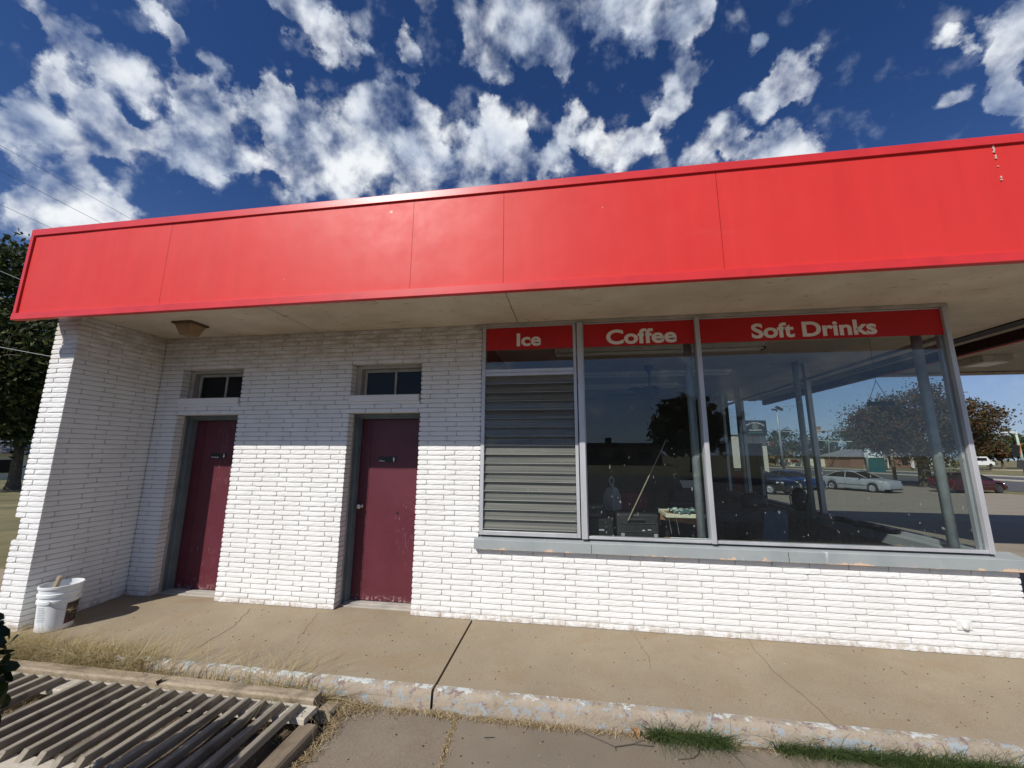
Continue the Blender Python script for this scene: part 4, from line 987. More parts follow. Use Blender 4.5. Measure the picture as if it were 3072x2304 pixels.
# ================================================================== OUTSIDE AT RIGHT
# vending machine and red cooler beyond the end of the shop
vm = thing('vending_machine', 'tall dark vending machine beyond the far end of the shop', 'machine', (4.69, 7.10, gz(7.05)), radians(-20))
MB().box(-.19, .17, -.25, .25, .03, 2.18).build('cabinet', MT['darkgrey'], vm, bevel=.02); MB().box(-.15, .06, -.262, -.2505, .5, 2.0).build('front_panel', MT['darkglass'], vm, bevel=.004); MB().box(.08, .14, -.262, -.2505, .9, 1.6).build('coin_panel', MT['alu'], vm)
rc = thing('red_cooler', 'dark red drinks cooler standing between the shop and the vending machine', 'cooler', (4.12, 6.95, gz(6.9)), radians(-8))
MB().box(-.28, .20, -.3, .3, .03, 1.5).build('cabinet', simple('dark_red_enamel', (.22, .012, .018), .4), rc, bevel=.02); MB().box(.10, .13, -.33, -.3005, .7, 1.1).build('handle', MT['alu'], rc); MB().box(-.28, .20, -.305, -.295, 1.52, 1.56).build('top_rail', MT['darkgrey'], rc)
# canopy over the pumps
cx0, cx1, cy0, cy1, cz0, cz1 = 6.5, 17.0, 2.4, 8.45, 3.80, 4.55
can = thing('canopy', 'flat pump canopy with ribbed underside beside the shop', 'canopy', (cx0, cy0, cz0))
d = MB(); n = 40
for k in range(n):
    y = .15+(cy1-cy0-.3)*k/n; s = (cy1-cy0-.3)/n; d.box(.15, cx1-cx0-.15, y, y+s*.55, .06, .10); d.box(.15, cx1-cx0-.15, y+s*.55, y+s, .10, .14)
MT['deck'] = simple('ribbed_metal_deck', (.42, .38, .31), .6, 0, .15, 2, .1)
d.build('deck', MT['deck'], can)
f = MB(); f.box(0, cx1-cx0, -.05, 0, 0, cz1-cz0); f.box(0, cx1-cx0, cy1-cy0, cy1-cy0+.05, 0, cz1-cz0); f.box(-.05, -.001, -.05, cy1-cy0+.05, 0, cz1-cz0); f.box(cx1-cx0+.001, cx1-cx0+.05, -.05, cy1-cy0+.05, 0, cz1-cz0)
f.build('fascia', MT['fascia'], can)
f = MB(); f.box(.001, cx1-cx0-.001, cy1-cy0-.16, cy1-cy0-.001, .0, .05); f.box(.001, .16, .17, cy1-cy0-.161, .0, .05); f.build('inner_gutter', MT['cream'], can)
f = MB().box(.15, cx1-cx0-.15, .15, cy1-cy0-.15, .141, .70); f.build('roof', MT['roofdark'], can)
for k, x in enumerate((3.6, 8.2)):
    p = MB(); p.tube([(x+2.6, 2.6, gz(5)-cz0), (x+2.6, 2.6, .06)], .10, 14); p.build('post', MT['pipe'], can, smooth=True)
q = onZ(2952, 1075, 3.84); cbx = thing('canopy_light', 'square light box under the pump canopy', 'lamp', (q.x, q.y, 3.86)); MB().box(-.30, .30, -.30, .30, -.16, 0).build('housing', MT['cream'], cbx, bevel=.01); MB().box(-.24, .24, -.24, .24, -.175, -.1605).build('lens', MT['offwhite'], cbx)

# ---- cars
def interp(x, p):
    if x <= p[0][0]: return p[0][1]
    for (a, b), (c, d) in zip(p[:-1], p[1:]):
        if x <= c: t = (x-a)/(c-a); return b+(d-b)*t
    return p[-1][1]
def car(name, lab, M, wheelpt, wl, heading, top, roof, L, Wd, wx, wr=.325, plate=False, group=None, rimM=None):
    hw = Wd/2; R = Matrix.Rotation(heading, 3, 'Z'); loc = Vector(wheelpt)-R @ Vector(wl)
    root = thing(name, lab, 'car', (loc.x, loc.y, wheelpt[2]), heading, group)
    n = 72; b = MB(); g = []
    for k in range(n+1):
        x = -L/2+L*k/n; zt_ = interp(x, top); e = min(1, (x+L/2)/.5, (L/2-x)/.7); e = max(0, e); w = hw*(.80+.20*sqrt(1-(1-e)**2))
        zb_ = .20+.10*(1-e)
        for xx in wx:
            dd = (wr+.055)**2-(x-xx)**2
            if dd > 0: zb_ = max(zb_, wr+sqrt(dd))
        zb_ = min(zb_, zt_-.08); sh_ = min(zt_-.03, max(zb_+.03, zt_-.14))
        for (yy, zz) in ((-w*.94, zb_), (-w, min(zb_+.12, sh_-.01)), (-w*1.0, sh_-.005), (-w*.95, zt_-.015), (-w*.6, zt_+.02), (0, zt_+.03), (w*.6, zt_+.02), (w*.95, zt_-.015), (w, sh_-.005), (w, min(zb_+.12, sh_-.01)), (w*.94, zb_)): g.append((x, yy, zz))
    m_ = 11; fs = [(k*m_+j, k*m_+m_+j, k*m_+m_+(j+1)%m_, k*m_+(j+1)%m_) for k in range(n) for j in range(m_)]+[tuple(range(m_-1,-1,-1))[::-1], tuple(range(n*m_, n*m_+m_))[::-1]]
    b.add(g, fs); bo = b.build('body', M, root, smooth=True); bo.modifiers.new('e', 'EDGE_SPLIT').split_angle = radians(38)
    c = MB(); g = []; xr0, xr1 = roof[0][0], roof[-1][0]; nn = 30; rl_ = []
    for k in range(nn+1):
        x = xr0+(xr1-xr0)*k/nn; zr = interp(x, roof); zb_ = interp(x, top)-.02; t = max(0, min(1, (zr-zb_)/.5)); zr = max(zr, zb_+.01)
        for (yy, zz) in ((-hw*.93, zb_), (-hw*(.93-.22*t), zr-.05*t), (-hw*.45, zr), (hw*.45, zr), (hw*(.93-.22*t), zr-.05*t), (hw*.93, zb_)): g.append((x, yy, zz))
        rl_.append((x, hw*(.93-.22*t), zr, t))
    c.add(g, [(k*6+j, k*6+6+j, k*6+7+j, k*6+1+j) for k in range(nn) for j in range(5)]); c.build('windows', MT['darkglass'], root, smooth=True).modifiers.new('e', 'EDGE_SPLIT').split_angle = radians(30)
    r = MB(); g = []; zmax = max(p[1] for p in roof); sel = [q for q in rl_ if q[2] > zmax-.09]
    for (x, w, z, t) in sel:
        for (yy, zz) in ((-w-.012, z-.065), (-w*.97, z-.03), (-w*.6, z+.008), (w*.6, z+.008), (w*.97, z-.03), (w+.012, z-.065)): g.append((x, yy, zz))
    r.add(g, [(k*6+j, k*6+6+j, k*6+7+j, k*6+1+j) for k in range(len(sel)-1) for j in range(5)]); r.build('roof', M, root, smooth=True)
    for s in (-1, 1):
        pi_ = MB()
        for path in ([q for q in rl_ if q[0] >= sel[-1][0]], [q for q in rl_ if q[0] <= sel[0][0]]):
            if len(path) > 1: pi_.tube([(x, s*(w+.004), z-.05*t) for x, w, z, t in path], .028, 6)
        xm = (sel[0][0]+sel[-1][0])/2+.05; zb_ = interp(xm, top); zr = interp(xm, roof); pi_.tube([(xm-.05, s*hw*.935, zb_-.02), (xm-.08, s*hw*.725, zr-.05)], .032, 6)
        pi_.build('window_pillars', M, root)
    for xx in wx:
        for s in (-1, 1):
            wh = MB(); y0 = s*(hw-.20); ax = (0, s, 0)
            wh.lathe([(wr*.60, 0), (wr*.9, 0), (wr, .03), (wr, .17), (wr*.93, .195), (wr*.66, .20), (wr*.64, .17)], 28, (xx, y0, wr), axis=ax)
            to = wh.build('wheel', MT['tyre'], root, smooth=True); rm = MB(); rm.lathe([(wr*.12, .19), (wr*.14, .185)], 12, (xx, y0, wr), axis=ax)
            for k in range(5):
                a = 2*pi*k/5+.3; Rr = Matrix.Rotation(a, 3, 'Y'); rm.obox(Vector((xx, y0+s*.183, wr))+Rr @ Vector((wr*.36, 0, 0)), (wr*.60, .02, wr*.20), Rr)
            rm.lathe([(wr*.57, .165), (wr*.66, .19), (wr*.68, .196), (wr*.62, .197), (wr*.57, .18)], 28, (xx, y0, wr), axis=ax)
            rm.build('rim', rimM or MT['rim'], to)
            MB().lathe([(wr*.60, .12), (wr*.60, .13)], 24, (xx, y0, wr), axis=ax).build('brake_disc', MT['darkgrey'], to)
    for s in (-1, 1):
        xf = L/2-.34; zf = interp(xf, top)
        MB().obox((xf, s*hw*.80, zf-.11), (.42, .26, .13), Matrix.Rotation(-s*.35, 3, 'Z')).build('headlight', MT['lamp'], root, bevel=.04)
        xt = -L/2+.08; zt_ = interp(-L/2+.15, top); MB().obox((xt, s*hw*.70, zt_-.15), (.16, .36, .14), Matrix.Rotation(s*.2, 3, 'Z')).build('tail_light', MT['taill'], root, bevel=.03)
        zb_ = interp(roof[-1][0]-.35, top); MB().obox((roof[-1][0]-.42, s*(hw+.07), zb_+.06), (.10, .16, .10), Matrix.Identity(3)).build('mirror', MT['black'], root, bevel=.03)
        sm = MB(); xm = (sel[0][0]+sel[-1][0])/2
        for xx in (xm-1.0, xm, xm+1.02):
            zt_ = interp(xx, top); sm.box(xx-.004, xx+.004, s*(hw+.001)-.0015, s*(hw+.001)+.0015, .36, zt_-.15)
        sm.box(wx[0]+.42, wx[1]-.42, s*(hw+.004)-.005, s*(hw+.004)+.005, .47, .52)
        sm.build('door_seams', MT['black'] if False else MT['darkgrey'], root)
        hd = MB()
        for xx in (xm-.86, xm+.16): hd.box(xx, xx+.17, s*(hw+.008)-.008, s*(hw+.008)+.008, interp(xx, top)-.20, interp(xx, top)-.165)
        hd.build('door_handle', M, root)
    bm_ = MB(); bm_.box(-L/2-.03, -L/2+.25, -hw*.78, hw*.78, .24, .40); bm_.box(L/2-.28, L/2+.01, -hw*.74, hw*.74, .22, .34); bm_.build('bumper_skirt', MT['darkgrey'], root, bevel=.04)
    if plate: MB().box(-L/2-.045, -L/2-.015, -.16, .16, .62, .76).build('licence_plate', MT['offwhite'], root, bevel=.005)
    return root
sed_top = [(x*.965, z*1.07) for x, z in [(-2.5,.60),(-2.44,.90),(-1.9,.985),(-1.2,.975),(.7,.95),(1.5,.90),(2.05,.87),(2.36,.79),(2.5,.62)]]
sed_roof = [(x*.965, z*1.07) for x, z in [(-1.85,.98),(-1.55,1.14),(-1.1,1.34),(-.7,1.41),(-.25,1.43),(.25,1.37),(.7,1.18),(1.2,.93)]]
hed = radians(-64)
wp = gnd(2619, 1478); car('sedan', 'silver four-door sedan parked in the lot facing right', paint('silver_car_paint', (.27,.29,.305)), wp, (1.42, -.90, 0), hed, sed_top, sed_roof, 4.83, 1.86, (-1.38, 1.42))
wp = gnd(2400, 1469.5); car('coupe', 'dark blue car between the black car and the silver sedan', paint('dark_blue_car_paint', (.012,.035,.12)), wp, (1.36, -.86, 0), hed, [(x*.95, z*.95) for x, z in sed_top], [(x*.95, z*.95) for x, z in sed_roof], 4.59, 1.78, (-1.28, 1.36), .32)
wp = gnd(2312, 1483.5); suv_top = [(-2.3,.7),(-2.26,1.0),(-1.5,1.06),(.8,1.02),(1.5,.98),(1.95,.90),(2.2,.78),(2.3,.6)]
car('compact_car', 'black compact car with silver alloy wheels partly behind the vending machine', paint('black_car_paint', (.014,.014,.016)), wp, (1.36, -.90, 0), radians(-58), suv_top, [(-2.2,1.05),(-2.05,1.35),(-1.7,1.54),(-.8,1.6),(-.1,1.56),(.5,1.32),(1.05,1.02)], 4.6, 1.84, (-1.3, 1.36), .345)
wp = gnd(2905, 1480.5); car('hatchback', 'dark red car seen from behind at the right beyond the corner post', paint('dark_red_car_paint', (.048,.005,.009)), wp, (-1.3, -.88, 0), radians(14), [(-2.3,.62),(-2.25,1.0),(-1.7,1.05),(.8,.98),(1.5,.90),(2.1,.74),(2.3,.55)], [(-2.1,1.03),(-1.6,1.30),(-1.0,1.44),(-.2,1.47),(.3,1.38),(1.1,.97)], 4.6, 1.84, (-1.3, 1.36), .34, plate=True, rimM=MT['darkgrey'])

# ---- trees
q = gnd(2781, 1461); T = 36.5
tree('autumn_tree', 'big rust and green autumn tree on the verge beyond the parked cars', (q.x, q.y, q.z), 8.7, 9.6, 2.0, MT['autumn'], 30000, .125, None, .42, 190, .8, trunkh=2.6, reach=.15)
fr = radians(0)
def far_loc(px, py, t): v = dep(px, py, t); return (v.x, v.y, v.z)
for k, (px, top_, hw_, t, M, lab) in enumerate((
 (2345, 1290, 62, 118, 'greenl', 'dull green tree behind the yellow brick building'), (2430, 1310, 58, 130, 'greenl', 'rounded green tree left of the gabled house'),
 (2545, 1295, 70, 135, 'greenl', 'broad green tree right of the gabled house'), (2620, 1270, 70, 120, 'greend', 'tall dark tree behind the brick bank building'),
 (2690, 1285, 60, 125, 'greenl', 'green tree just left of the big autumn tree'), (3010, 1293, 62, 105, 'greend', 'dark green tree right of the autumn tree'), (3075, 1305, 55, 110, 'greenl', 'green tree behind the right traffic signal pole'), (2965, 1320, 40, 90, 'autumn', 'small rusty tree beside the big autumn tree'))):
    b = dep(px, 1402, t); H = (1402-top_)*t/FPX; tree('background_tree', lab, (b.x, b.y, b.z), H, hw_*2*t/FPX, H*.18, MT[M], 2400, .42, 'trees beyond the far street', H*.025, 46)
# trees and house at the far left
b = dep(40, 1452, 21); tree('shade_tree', 'tall dark green tree at the left behind the wing wall', (b.x, b.y, b.z), 13.4, 10.5, 1.7, MT['greend'], 42000, .17, None, .21, 260, .9, trunkh=2.8, lean=(-.2, 0), coff=(-1.4, -.3))
b = dep(-330, 1430, 34); tree('shade_tree', 'tree at the very left edge behind the tall dark one', (b.x, b.y, b.z), 15, 13, 3.0, MT['greenl'], 9000, .2, None, .34, 90, .9)
# ---- buildings
def bld(name, lab, px0, px1, pyt, pyb, t, M, depth=8):
    a = dep((px0+px1)/2, pyb, t); w = (px1-px0)*t/FPX; h = (pyb-pyt)*t/FPX
    r = thing(name, lab, 'building', (a.x, a.y, a.z), YAW); MB().box(-w/2, w/2, 0, depth, -1, h).build('wall', M, r); return r, w, h
ylw = simple('yellow_brick', (.42, .27, .11), .85); wht = simple('cream_siding', (.62, .60, .47), .7, 0, .08); brk = simple('red_brown_brick', (.22, .12, .09), .85); gry = simple('grey_siding', (.40, .38, .34), .8); shg = simple('grey_shingles', (.17, .165, .17), .9); pal = simple('pale_concrete_panel', (.50, .48, .40), .8, 0, .08)
r, w, h = bld('yellow_brick_building', 'yellow brick building with red chimney beyond the street light', 2306, 2386, 1349, 1402, 122, ylw)
MB().box(-w*.08, w*.04, 2, 4, h+.01, h+3.3).build('chimney', simple('orange_red_brick', (.38, .12, .06), .85), r)
for a in (.10, .36): MB().box(w*a-.9, w*a+.9, -.06, -.005, h*.60, h*.74).build('window', MT['darkglass'], r)
MB().box(-w*.48, w*.46, -.8, -.01, h*.44, h*.50).build('awning', MT['darkgrey'], r); MB().box(-w*.46, w*.2, -.05, -.005, h*.22, h*.42).build('shop_window', MT['darkglass'], r)
r, w, h = bld('white_store', 'long low cream store with a red wall sign across the street', 2362, 2520, 1374, 1401, 117, wht)
MB().box(-w/2-.2, w/2+.2, -.3, 8.2, h+.01, h+.35).build('roof', MT['darkgrey'], r); MB().box(-w*.43, -w*.26, -.08, -.005, h*.52, h*.74).build('wall_sign', MT['signred'], r); MB().box(-w*.19, -w*.11, -.06, -.005, h*.58, h*.82).build('window', MT['darkglass'], r)
MB().box(-w*.18, -w*.15, -.9, -.3, 0, h*.25).build('bin', MT['darkgrey'], r)
MB().box(-w*.28, -w*.26, 1, 1.4, h+.36, h+1.8).build('vent_pipe', MT['offwhite'], r)
r, w, h = bld('white_shed', 'small cream shed right of the long cream store', 2523, 2561, 1380, 1399, 121, wht, 4); MB().box(-w/2-.2, w/2+.2, -.2, 4.2, h+.01, h+.25).build('roof', MT['darkgrey'], r); MB().box(-w*.4, -w*.1, -.05, -.005, .1, h*.8).build('door', MT['offwhite'], r)
r, w, h = bld('gabled_house', 'pale two-storey gabled house rising above the cream store', 2458, 2518, 1352, 1402, 150, gry, 9)
rf = MB(); rf.prism([(-w/2-.3, -.4, h), (w/2+.3, -.4, h), (-w*.05, -.4, h+2.9)], (0, 9.8, 0)); rf.build('roof', shg, r); gb = MB(); gb.prism([(-w/2+.1, -.46, h+.02), (w/2-.1, -.46, h+.02), (-w*.05, -.46, h+2.5)], (0, .04, 0)); gb.build('gable', gry, r)
for a, z in ((-.18, .55), (.18, .55), (-.18, .85), (.18, .85)): MB().box(w*a-.5, w*a+.5, -.05, -.005, h*z-.7, h*z+.5).build('window', MT['darkglass'], r)
r, w, h = bld('brick_bank', 'low red brown brick building with grey hip roof', 2555, 2760, 1372, 1404, 108, brk, 12)
rf = MB(); rf.add([(-w/2-.6,-.6,h),(w/2+.6,-.6,h),(w/2+.6,12.6,h),(-w/2-.6,12.6,h),(-w/2+4,6,h+2.2),(w/2-4,6,h+2.2)], [(0,1,5,4),(1,2,5),(2,3,4,5),(3,0,4),(3,2,1,0)]); rf.build('roof', shg, r)
for a in (-.30, .05, .25): MB().box(w*a, w*a+1.6, -.06, -.005, .8, h*.8).build('window', MT['darkglass'], r)
for a in (-.02, .35): MB().box(w*a-.25, w*a+.25, -1.2, -.7, 0, h-.02).build('porch_column', MT['offwhite'], r)
r, w, h = bld('concrete_building', 'pale concrete corner building carrying a dark sign', 2190, 2309, 1308, 1420, 50, pal, 10)
MB().box(w*.16, w*.17, -.02, -.004, 0, h).build('joint', MT['darkgrey'], r)
MB().box(-w/2-.1, w/2+.05, -.1, 10.1, h+.01, h+.12).build('coping', MT['darkgrey'], r)
a = dep(2268, 1304, 49.6); sw2 = 68*49.6/FPX; sh2 = 43*49.6/FPX
sg = thing('rooftop_sign', 'dark square business sign on top of the pale concrete building', 'sign', (a.x, a.y, a.z), YAW)
MB().box(-sw2/2, sw2/2, 0, .25, 0, sh2).build('panel', simple('dark_slate_sign', (.022, .028, .035), .5), sg)
MB().box(-sw2*.4, -sw2*.34, .05, .2, -.3, 0).build('bracket', MT['darkgrey'], sg)
t_ = MB(); arc = lambda p: Vector((p.x, p.y, p.z-1.1*(p.x/(sw2*.5))**2*.55)); text_fit(t_, 'Ark City Dental', -sw2*.40, sw2*.40, sh2*.76, sh2*.90, -.005, .02, .006, 1, 0, arc); text_fit(t_, '620-442-7712', -sw2*.28, sw2*.28, sh2*.27, sh2*.36, -.005, .02, .006); t_.build('lettering', MT['offwhite'], sg)
lg = MB(); lg.lathe([(.42, 0), (.42, .006)], 20, (0, -.004, sh2*.55), axis=(0, -1, 0)); lg.build('emblem', simple('grey_green_emblem', (.13, .16, .14), .6), sg)
MB().box(-sw2*.38, sw2*.34, -.008, -.002, sh2*.13, sh2*.165).build('green_line', simple('green_sign_line', (.05, .16, .09), .6), sg)
# left house
b = dep(20, 1448, 36); r = thing('siding_house', 'cream sided house behind the tree trunk at the far left', 'house', (b.x, b.y, b.z), radians(60))
MB().box(-7, 6, 0, 8, -.5, 2.7).build('wall', wht, r); rf = MB(); rf.prism([(-7.5, -.7, 2.7), (-7.5, 8.7, 2.7), (-7.5, 4, 5.0)], (14, 0, 0)); rf.build('roof', shg, r)
for a in (-4.5, -1, 3): MB().box(a, a+1.1, -.05, -.004, .9, 2.1).build('window', MT['darkglass'], r)
# ---- posts, signs, lights
q = gnd(2687, 1443); ru = tag(MB().tube([(q.x, q.y, q.z-.2), dep(2662, 1277, (q-CO).dot(CR.col[1]))], .17, 10).build('rusty_post', simple('rust_and_white_post', (.34, .17, .09), .9, 0, .5, 1.2, .4, dark=(.50, .40, .30)), smooth=True), 'leaning rusty pole with flaking pale paint before the autumn tree', 'post')
def ply(px0, px1, py, t): a = dep(px0, py, t); b = dep(px1, py, t); return a, b
tq = dep(2636, 1419, 71); ts = thing('bank_sign', 'teal and white pylon sign with an arch emblem by the road', 'sign', (tq.x, tq.y, tq.z), YAW)
w = 45*71/FPX; h1_, h2_ = 44*71/FPX, 72*71/FPX; MB().box(-w/2, w/2, 0, .8, -.3, h1_).build('base_panel', simple('teal_panel', (.018, .10, .105), .6), ts)
MB().box(-w/2-.05, w/2-.05, -.05, .85, h1_+.01, h2_).build('head_panel', simple('white_sign_face', (.75, .80, .77), .5), ts, bevel=.12)
ar = MB(); n = 10; pts = [(-w*.30, h1_+.85+.0)]; 
ar.prism([(-w*.30, -.06, h1_+1.45), (-w*.30, -.06, h1_+.75)]+[(-w*.16+w*.30*k/n, -.06, h1_+.75+.5*sin(pi*k/n)) for k in range(n+1)]+[(w*.33, -.06, h1_+.75), (w*.33, -.06, h1_+1.45)], (0, -.03, 0)); ar.build('emblem', simple('grey_teal_emblem', (.10, .17, .18), .6), ts)
t_ = MB(); text_fit(t_, 'Union State Bank', -w*.30, w*.38, h1_+.42, h1_+.60, -.055, .01, .02); t_.build('lettering', simple('grey_sign_letters', (.16, .19, .19), .6), ts)
def pole(name, lab, cat, px0, py0, px1, py1, t, r, M=None):
    a, b = dep(px0, py0, t), dep(px1, py1, t); th = thing(name, lab, cat, (a.x, a.y, a.z), 0); MB().tube([(0, 0, -.5), b-a], [r*1.2, r*.7], 10).build('pole', M or MT['pipe'], th, smooth=True); return th, a, b
stl, a, b = pole('street_light', 'tall grey street light with two heads beyond the blue car', 'street light', 2351, 1402, 2330, 1232, 92, .22)
up = b-a; R3 = lambda v: CR @ Vector(v)
h_ = MB(); h_.tube([up, up+R3((1.5, 0, 1.0)), up+R3((5.3, 0, 1.1))], .06, 6); h_.build('arm', MT['pipe'], stl)
MB().obox(up+R3((.6, 0, .55)), (1.5, .8, .5), CR.to_3x3() @ Matrix.Rotation(.5, 3, 'Y')).build('lamp_head', MT['darkgrey'], stl); MB().obox(up+R3((-.6, 0, .25)), (.9, .6, .4), CR.to_3x3()).build('lamp_head', MT['darkgrey'], stl)
MB().obox(up+R3((5.8, 0, 1.1)), (1.0, .5, .25), CR.to_3x3()).build('lamp_head', MT['pipe'], stl)
sg1, a, b = pole('traffic_signal', 'long horizontal signal mast arm behind the double column', 'traffic signal', 2660, 1412, 2650, 1270, 84, .16)
e0 = dep(2650, 1290, 84)-a; e1 = dep(2346, 1295, 84)-a; MB().tube([e0, e1], [.14, .09], 8).build('mast_arm', MT['pipe'], sg1)
for px, py in ((2542, 1294), (2470, 1296)): c = dep(px, py, 84)-a; MB().obox(c, (2.6 if px > 2500 else .5, .3, .35 if px > 2500 else .4), CR.to_3x3()).build('signal_head', MT['black'], sg1)
sg3, a, b = pole('pole_sign', 'tall narrow orange and white pole sign far behind', 'sign', 2461, 1345, 2458, 1306, 140, .2)
for k, (z0, z1, cc) in enumerate(((1279, 1288, (.30,.20,.13)), (1288.2, 1296, (.62,.38,.24)), (1296.2, 1303, (.55,.50,.44)))):
    p = dep(2456, (z0+z1)/2, 140)-a; MB().obox(p, (1.3, .3, (z1-z0)*140/FPX), CR.to_3x3()).build('panel', simple('pole_sign_face_%s' % 'abc'[k], cc, .6), sg3)
sg2, a, b = pole('street_name_sign', 'green street name plate on a thin signal wire span', 'street sign', 2488, 1398, 2486, 1308, 110, .07)
c = dep(2483, 1323, 110)-a; MB().obox(c, (2.3, .06, .45), CR.to_3x3()).build('name_plate', simple('green_street_plate', (.04, .20, .13), .5), sg2)
e0, e1 = dep(2412, 1316, 110)-a, dep(2572, 1325, 110)-a; MB().tube([e0, c, e1], .07, 6).build('span_bar', MT['offwhite'], sg2)
up2, a, b = pole('utility_pole', 'short grey pole standing left of the teal sign', 'pole', 2606, 1420, 2597, 1338, 66, .13); MB().obox(b-a, (.3, .3, .5), CR.to_3x3()).build('cap', MT['cream'], up2)
sg4, a, b = pole('traffic_signal', 'pale green signal pole at the right edge with an arm to the left', 'traffic signal', 3076, 1414, 3046, 1292, 58, .17, simple('pale_green_pole', (.38, .45, .38), .5))
e0, e1 = dep(3046, 1297, 58)-a, dep(2990, 1298, 58)-a; MB().tube([e0, e1], [.12, .08], 8).build('mast_arm', MT['offwhite'], sg4); c = dep(3048, 1352, 58)-a; MB().obox(c, (.6, .4, 1.7), CR.to_3x3()).build('signal_head', MT['black'], sg4); c = dep(3056, 1345, 58)-a; MB().obox(c, (.12, .45, 1.5), CR.to_3x3()).build('signal_edge', simple('orange_edge', (.45, .18, .07), .6), sg4)
c = dep(3066, 1393, 58)-a; MB().obox(c, (.9, .5, 1.3), CR.to_3x3()).build('control_box', MT['darkgrey'], sg4)
# distant vans
def van(lab, px, py, t, w, h):
    a = dep(px, py, t); r = thing('van', lab, 'van', (a.x, a.y, a.z), YAW); b = MB(); b.prism([(-w/2,0,.35),(w/2,0,.35),(w/2,0,h*.5),(w*.36,0,h*.56),(w*.24,0,h),(-w*.46,0,h),(-w/2,0,h*.9)], (0, 1.9, 0)); b.build('body', MT['offwhite'], r, bevel=.08)
    MB().box(-w*.40, w*.20, -.02, -.003, h*.60, h*.88).build('window', MT['darkglass'], r)
    for x in (-w*.3, w*.32): MB().lathe([(.36, 0), (.36, .2)], 16, (x, .18, .36), axis=(0, -1, 0)).build('wheel', MT['tyre'], r)
van('white van parked behind the trunk of the autumn tree', 2822, 1403, 86, 4.6, 1.9); van('white pickup shape half hidden by low autumn branches', 2950, 1401, 80, 5.2, 2.1)
# overhead wires at the left
for k, (p0, p1, lab) in enumerate((((-60, 402), (700, 830), 'topmost thin overhead wire at the upper left'), ((-60, 480), (700, 875), 'middle thin overhead wire at the upper left'), ((-60, 585), (600, 890), 'lowest thin overhead wire before the white cloud'))):
    tag(MB().tube([dep(*p0, 24), dep(*p1, 30)], .011, 5).build('power_line', MT['darkgrey']), lab, 'wire', 'overhead wires at the left')
tag(MB().tube([dep(-40, 1034, 9), dep(200, 1078, 9.6)], .006, 5).build('cable', MT['offwhite']), 'pale service cable passing behind the brick wing wall', 'wire')
tag(MB().tube([dep(-40, 796, 9), dep(160, 880, 9.6)], .006, 5).build('cable', MT['offwhite']), 'pale service cable running behind the fascia corner', 'wire')

# ================================================================== BEHIND THE CAMERA (mirrored in the glass)
def mir(px, py, t): v = dep(px, py, t); return Vector((v.x, -v.y, v.z))
b = mir(2078, 1405, 30); tree('street_tree', 'dark round tree across the street reflected in the shop glass', (b.x, b.y, b.z), 5.6, 5.6, .7, MT['greend'], 4200, .30, None, .16, 90)
b = mir(1860, 1395, 62); r = thing('low_building', 'low flat building across the street reflected in the shop glass', 'building', (b.x, b.y, b.z), 0); MB().box(-7, 6.5, -6, 0, -1, 3.5).build('wall', brk, r); MB().box(-2, -1, -3, -2, 3.501, 4.4).build('roof_unit', MT['darkgrey'], r)
for a in (-5, -1, 3): MB().box(a, a+2, .004, .06, .9, 2.2).build('window', MT['darkglass'], r)

# ================================================================== LIGHT AND SKY
sd = Vector((-.6, -1, 1.0)).normalized()
sun = bpy.data.objects.new('sun', bpy.data.lights.new('sun', 'SUN')); COL.objects.link(sun)
sun.data.energy = 4.9; sun.data.angle = radians(.53); sun.data.color = (1, .955, .89)
sun.rotation_euler = sd.to_track_quat('Z', 'Y').to_euler()
Wd = bpy.data.worlds.new('World'); S.world = Wd; Wd.use_nodes = True; t = Wd.node_tree; t.nodes.clear()
wo = t.nodes.new('ShaderNodeOutputWorld'); bgd = t.nodes.new('ShaderNodeBackground'); bgd.inputs['Strength'].default_value = .06; t.links.new(bgd.outputs[0], wo.inputs[0])
sky = t.nodes.new('ShaderNodeTexSky'); sky.sky_type = 'NISHITA'; sky.sun_disc = False
sky.sun_elevation = math.asin(sd.z); sky.sun_rotation = atan2(sd.x, sd.y); sky.altitude = 350; sky.air_density = 1.0; sky.dust_density = 1.2; sky.ozone_density = 2.2
tc = t.nodes.new('ShaderNodeTexCoord'); dirv = tc.outputs['Generated']
def vm(op, a, b=None, sc=None):
    n = t.nodes.new('ShaderNodeVectorMath'); n.operation = op
    for k, v in ((0, a), (1, b)):
        if v is None: continue
        if isinstance(v, tuple): n.inputs[k].default_value = v
        else: t.links.new(v, n.inputs[k])
    if sc is not None: n.inputs['Scale'].default_value = sc
    return n.outputs['Value'] if op == 'DOT_PRODUCT' else n.outputs['Vector']
def mt(op, a, b=0, c=0):
    n = t.nodes.new('ShaderNodeMath'); n.operation = op
    for k, v in enumerate((a, b, c)):
        if isinstance(v, (int, float)): n.inputs[k].default_value = v
        else: t.links.new(v, n.inputs[k])
    return n.outputs[0]
sep = t.nodes.new('ShaderNodeSeparateXYZ'); t.links.new(dirv, sep.inputs[0])
zz = mt('MAXIMUM', sep.outputs['Z'], .03); zz = mt('ADD', zz, .10)
cmb = t.nodes.new('ShaderNodeCombineXYZ'); t.links.new(mt('DIVIDE', sep.outputs['X'], zz), cmb.inputs[0]); t.links.new(mt('DIVIDE', sep.outputs['Y'], zz), cmb.inputs[1])
uv = cmb.outputs[0]
wn = t.nodes.new('ShaderNodeTexNoise'); wn.inputs['Scale'].default_value = 9; wn.inputs['Detail'].default_value = 7; wn.inputs['Roughness'].default_value = .6; t.links.new(dirv, wn.inputs['Vector'])
wv = vm('SCALE', vm('SUBTRACT', wn.outputs['Color'], (.5, .5, .5)), None, .16)
dw_ = vm('NORMALIZE', vm('ADD', dirv, wv))
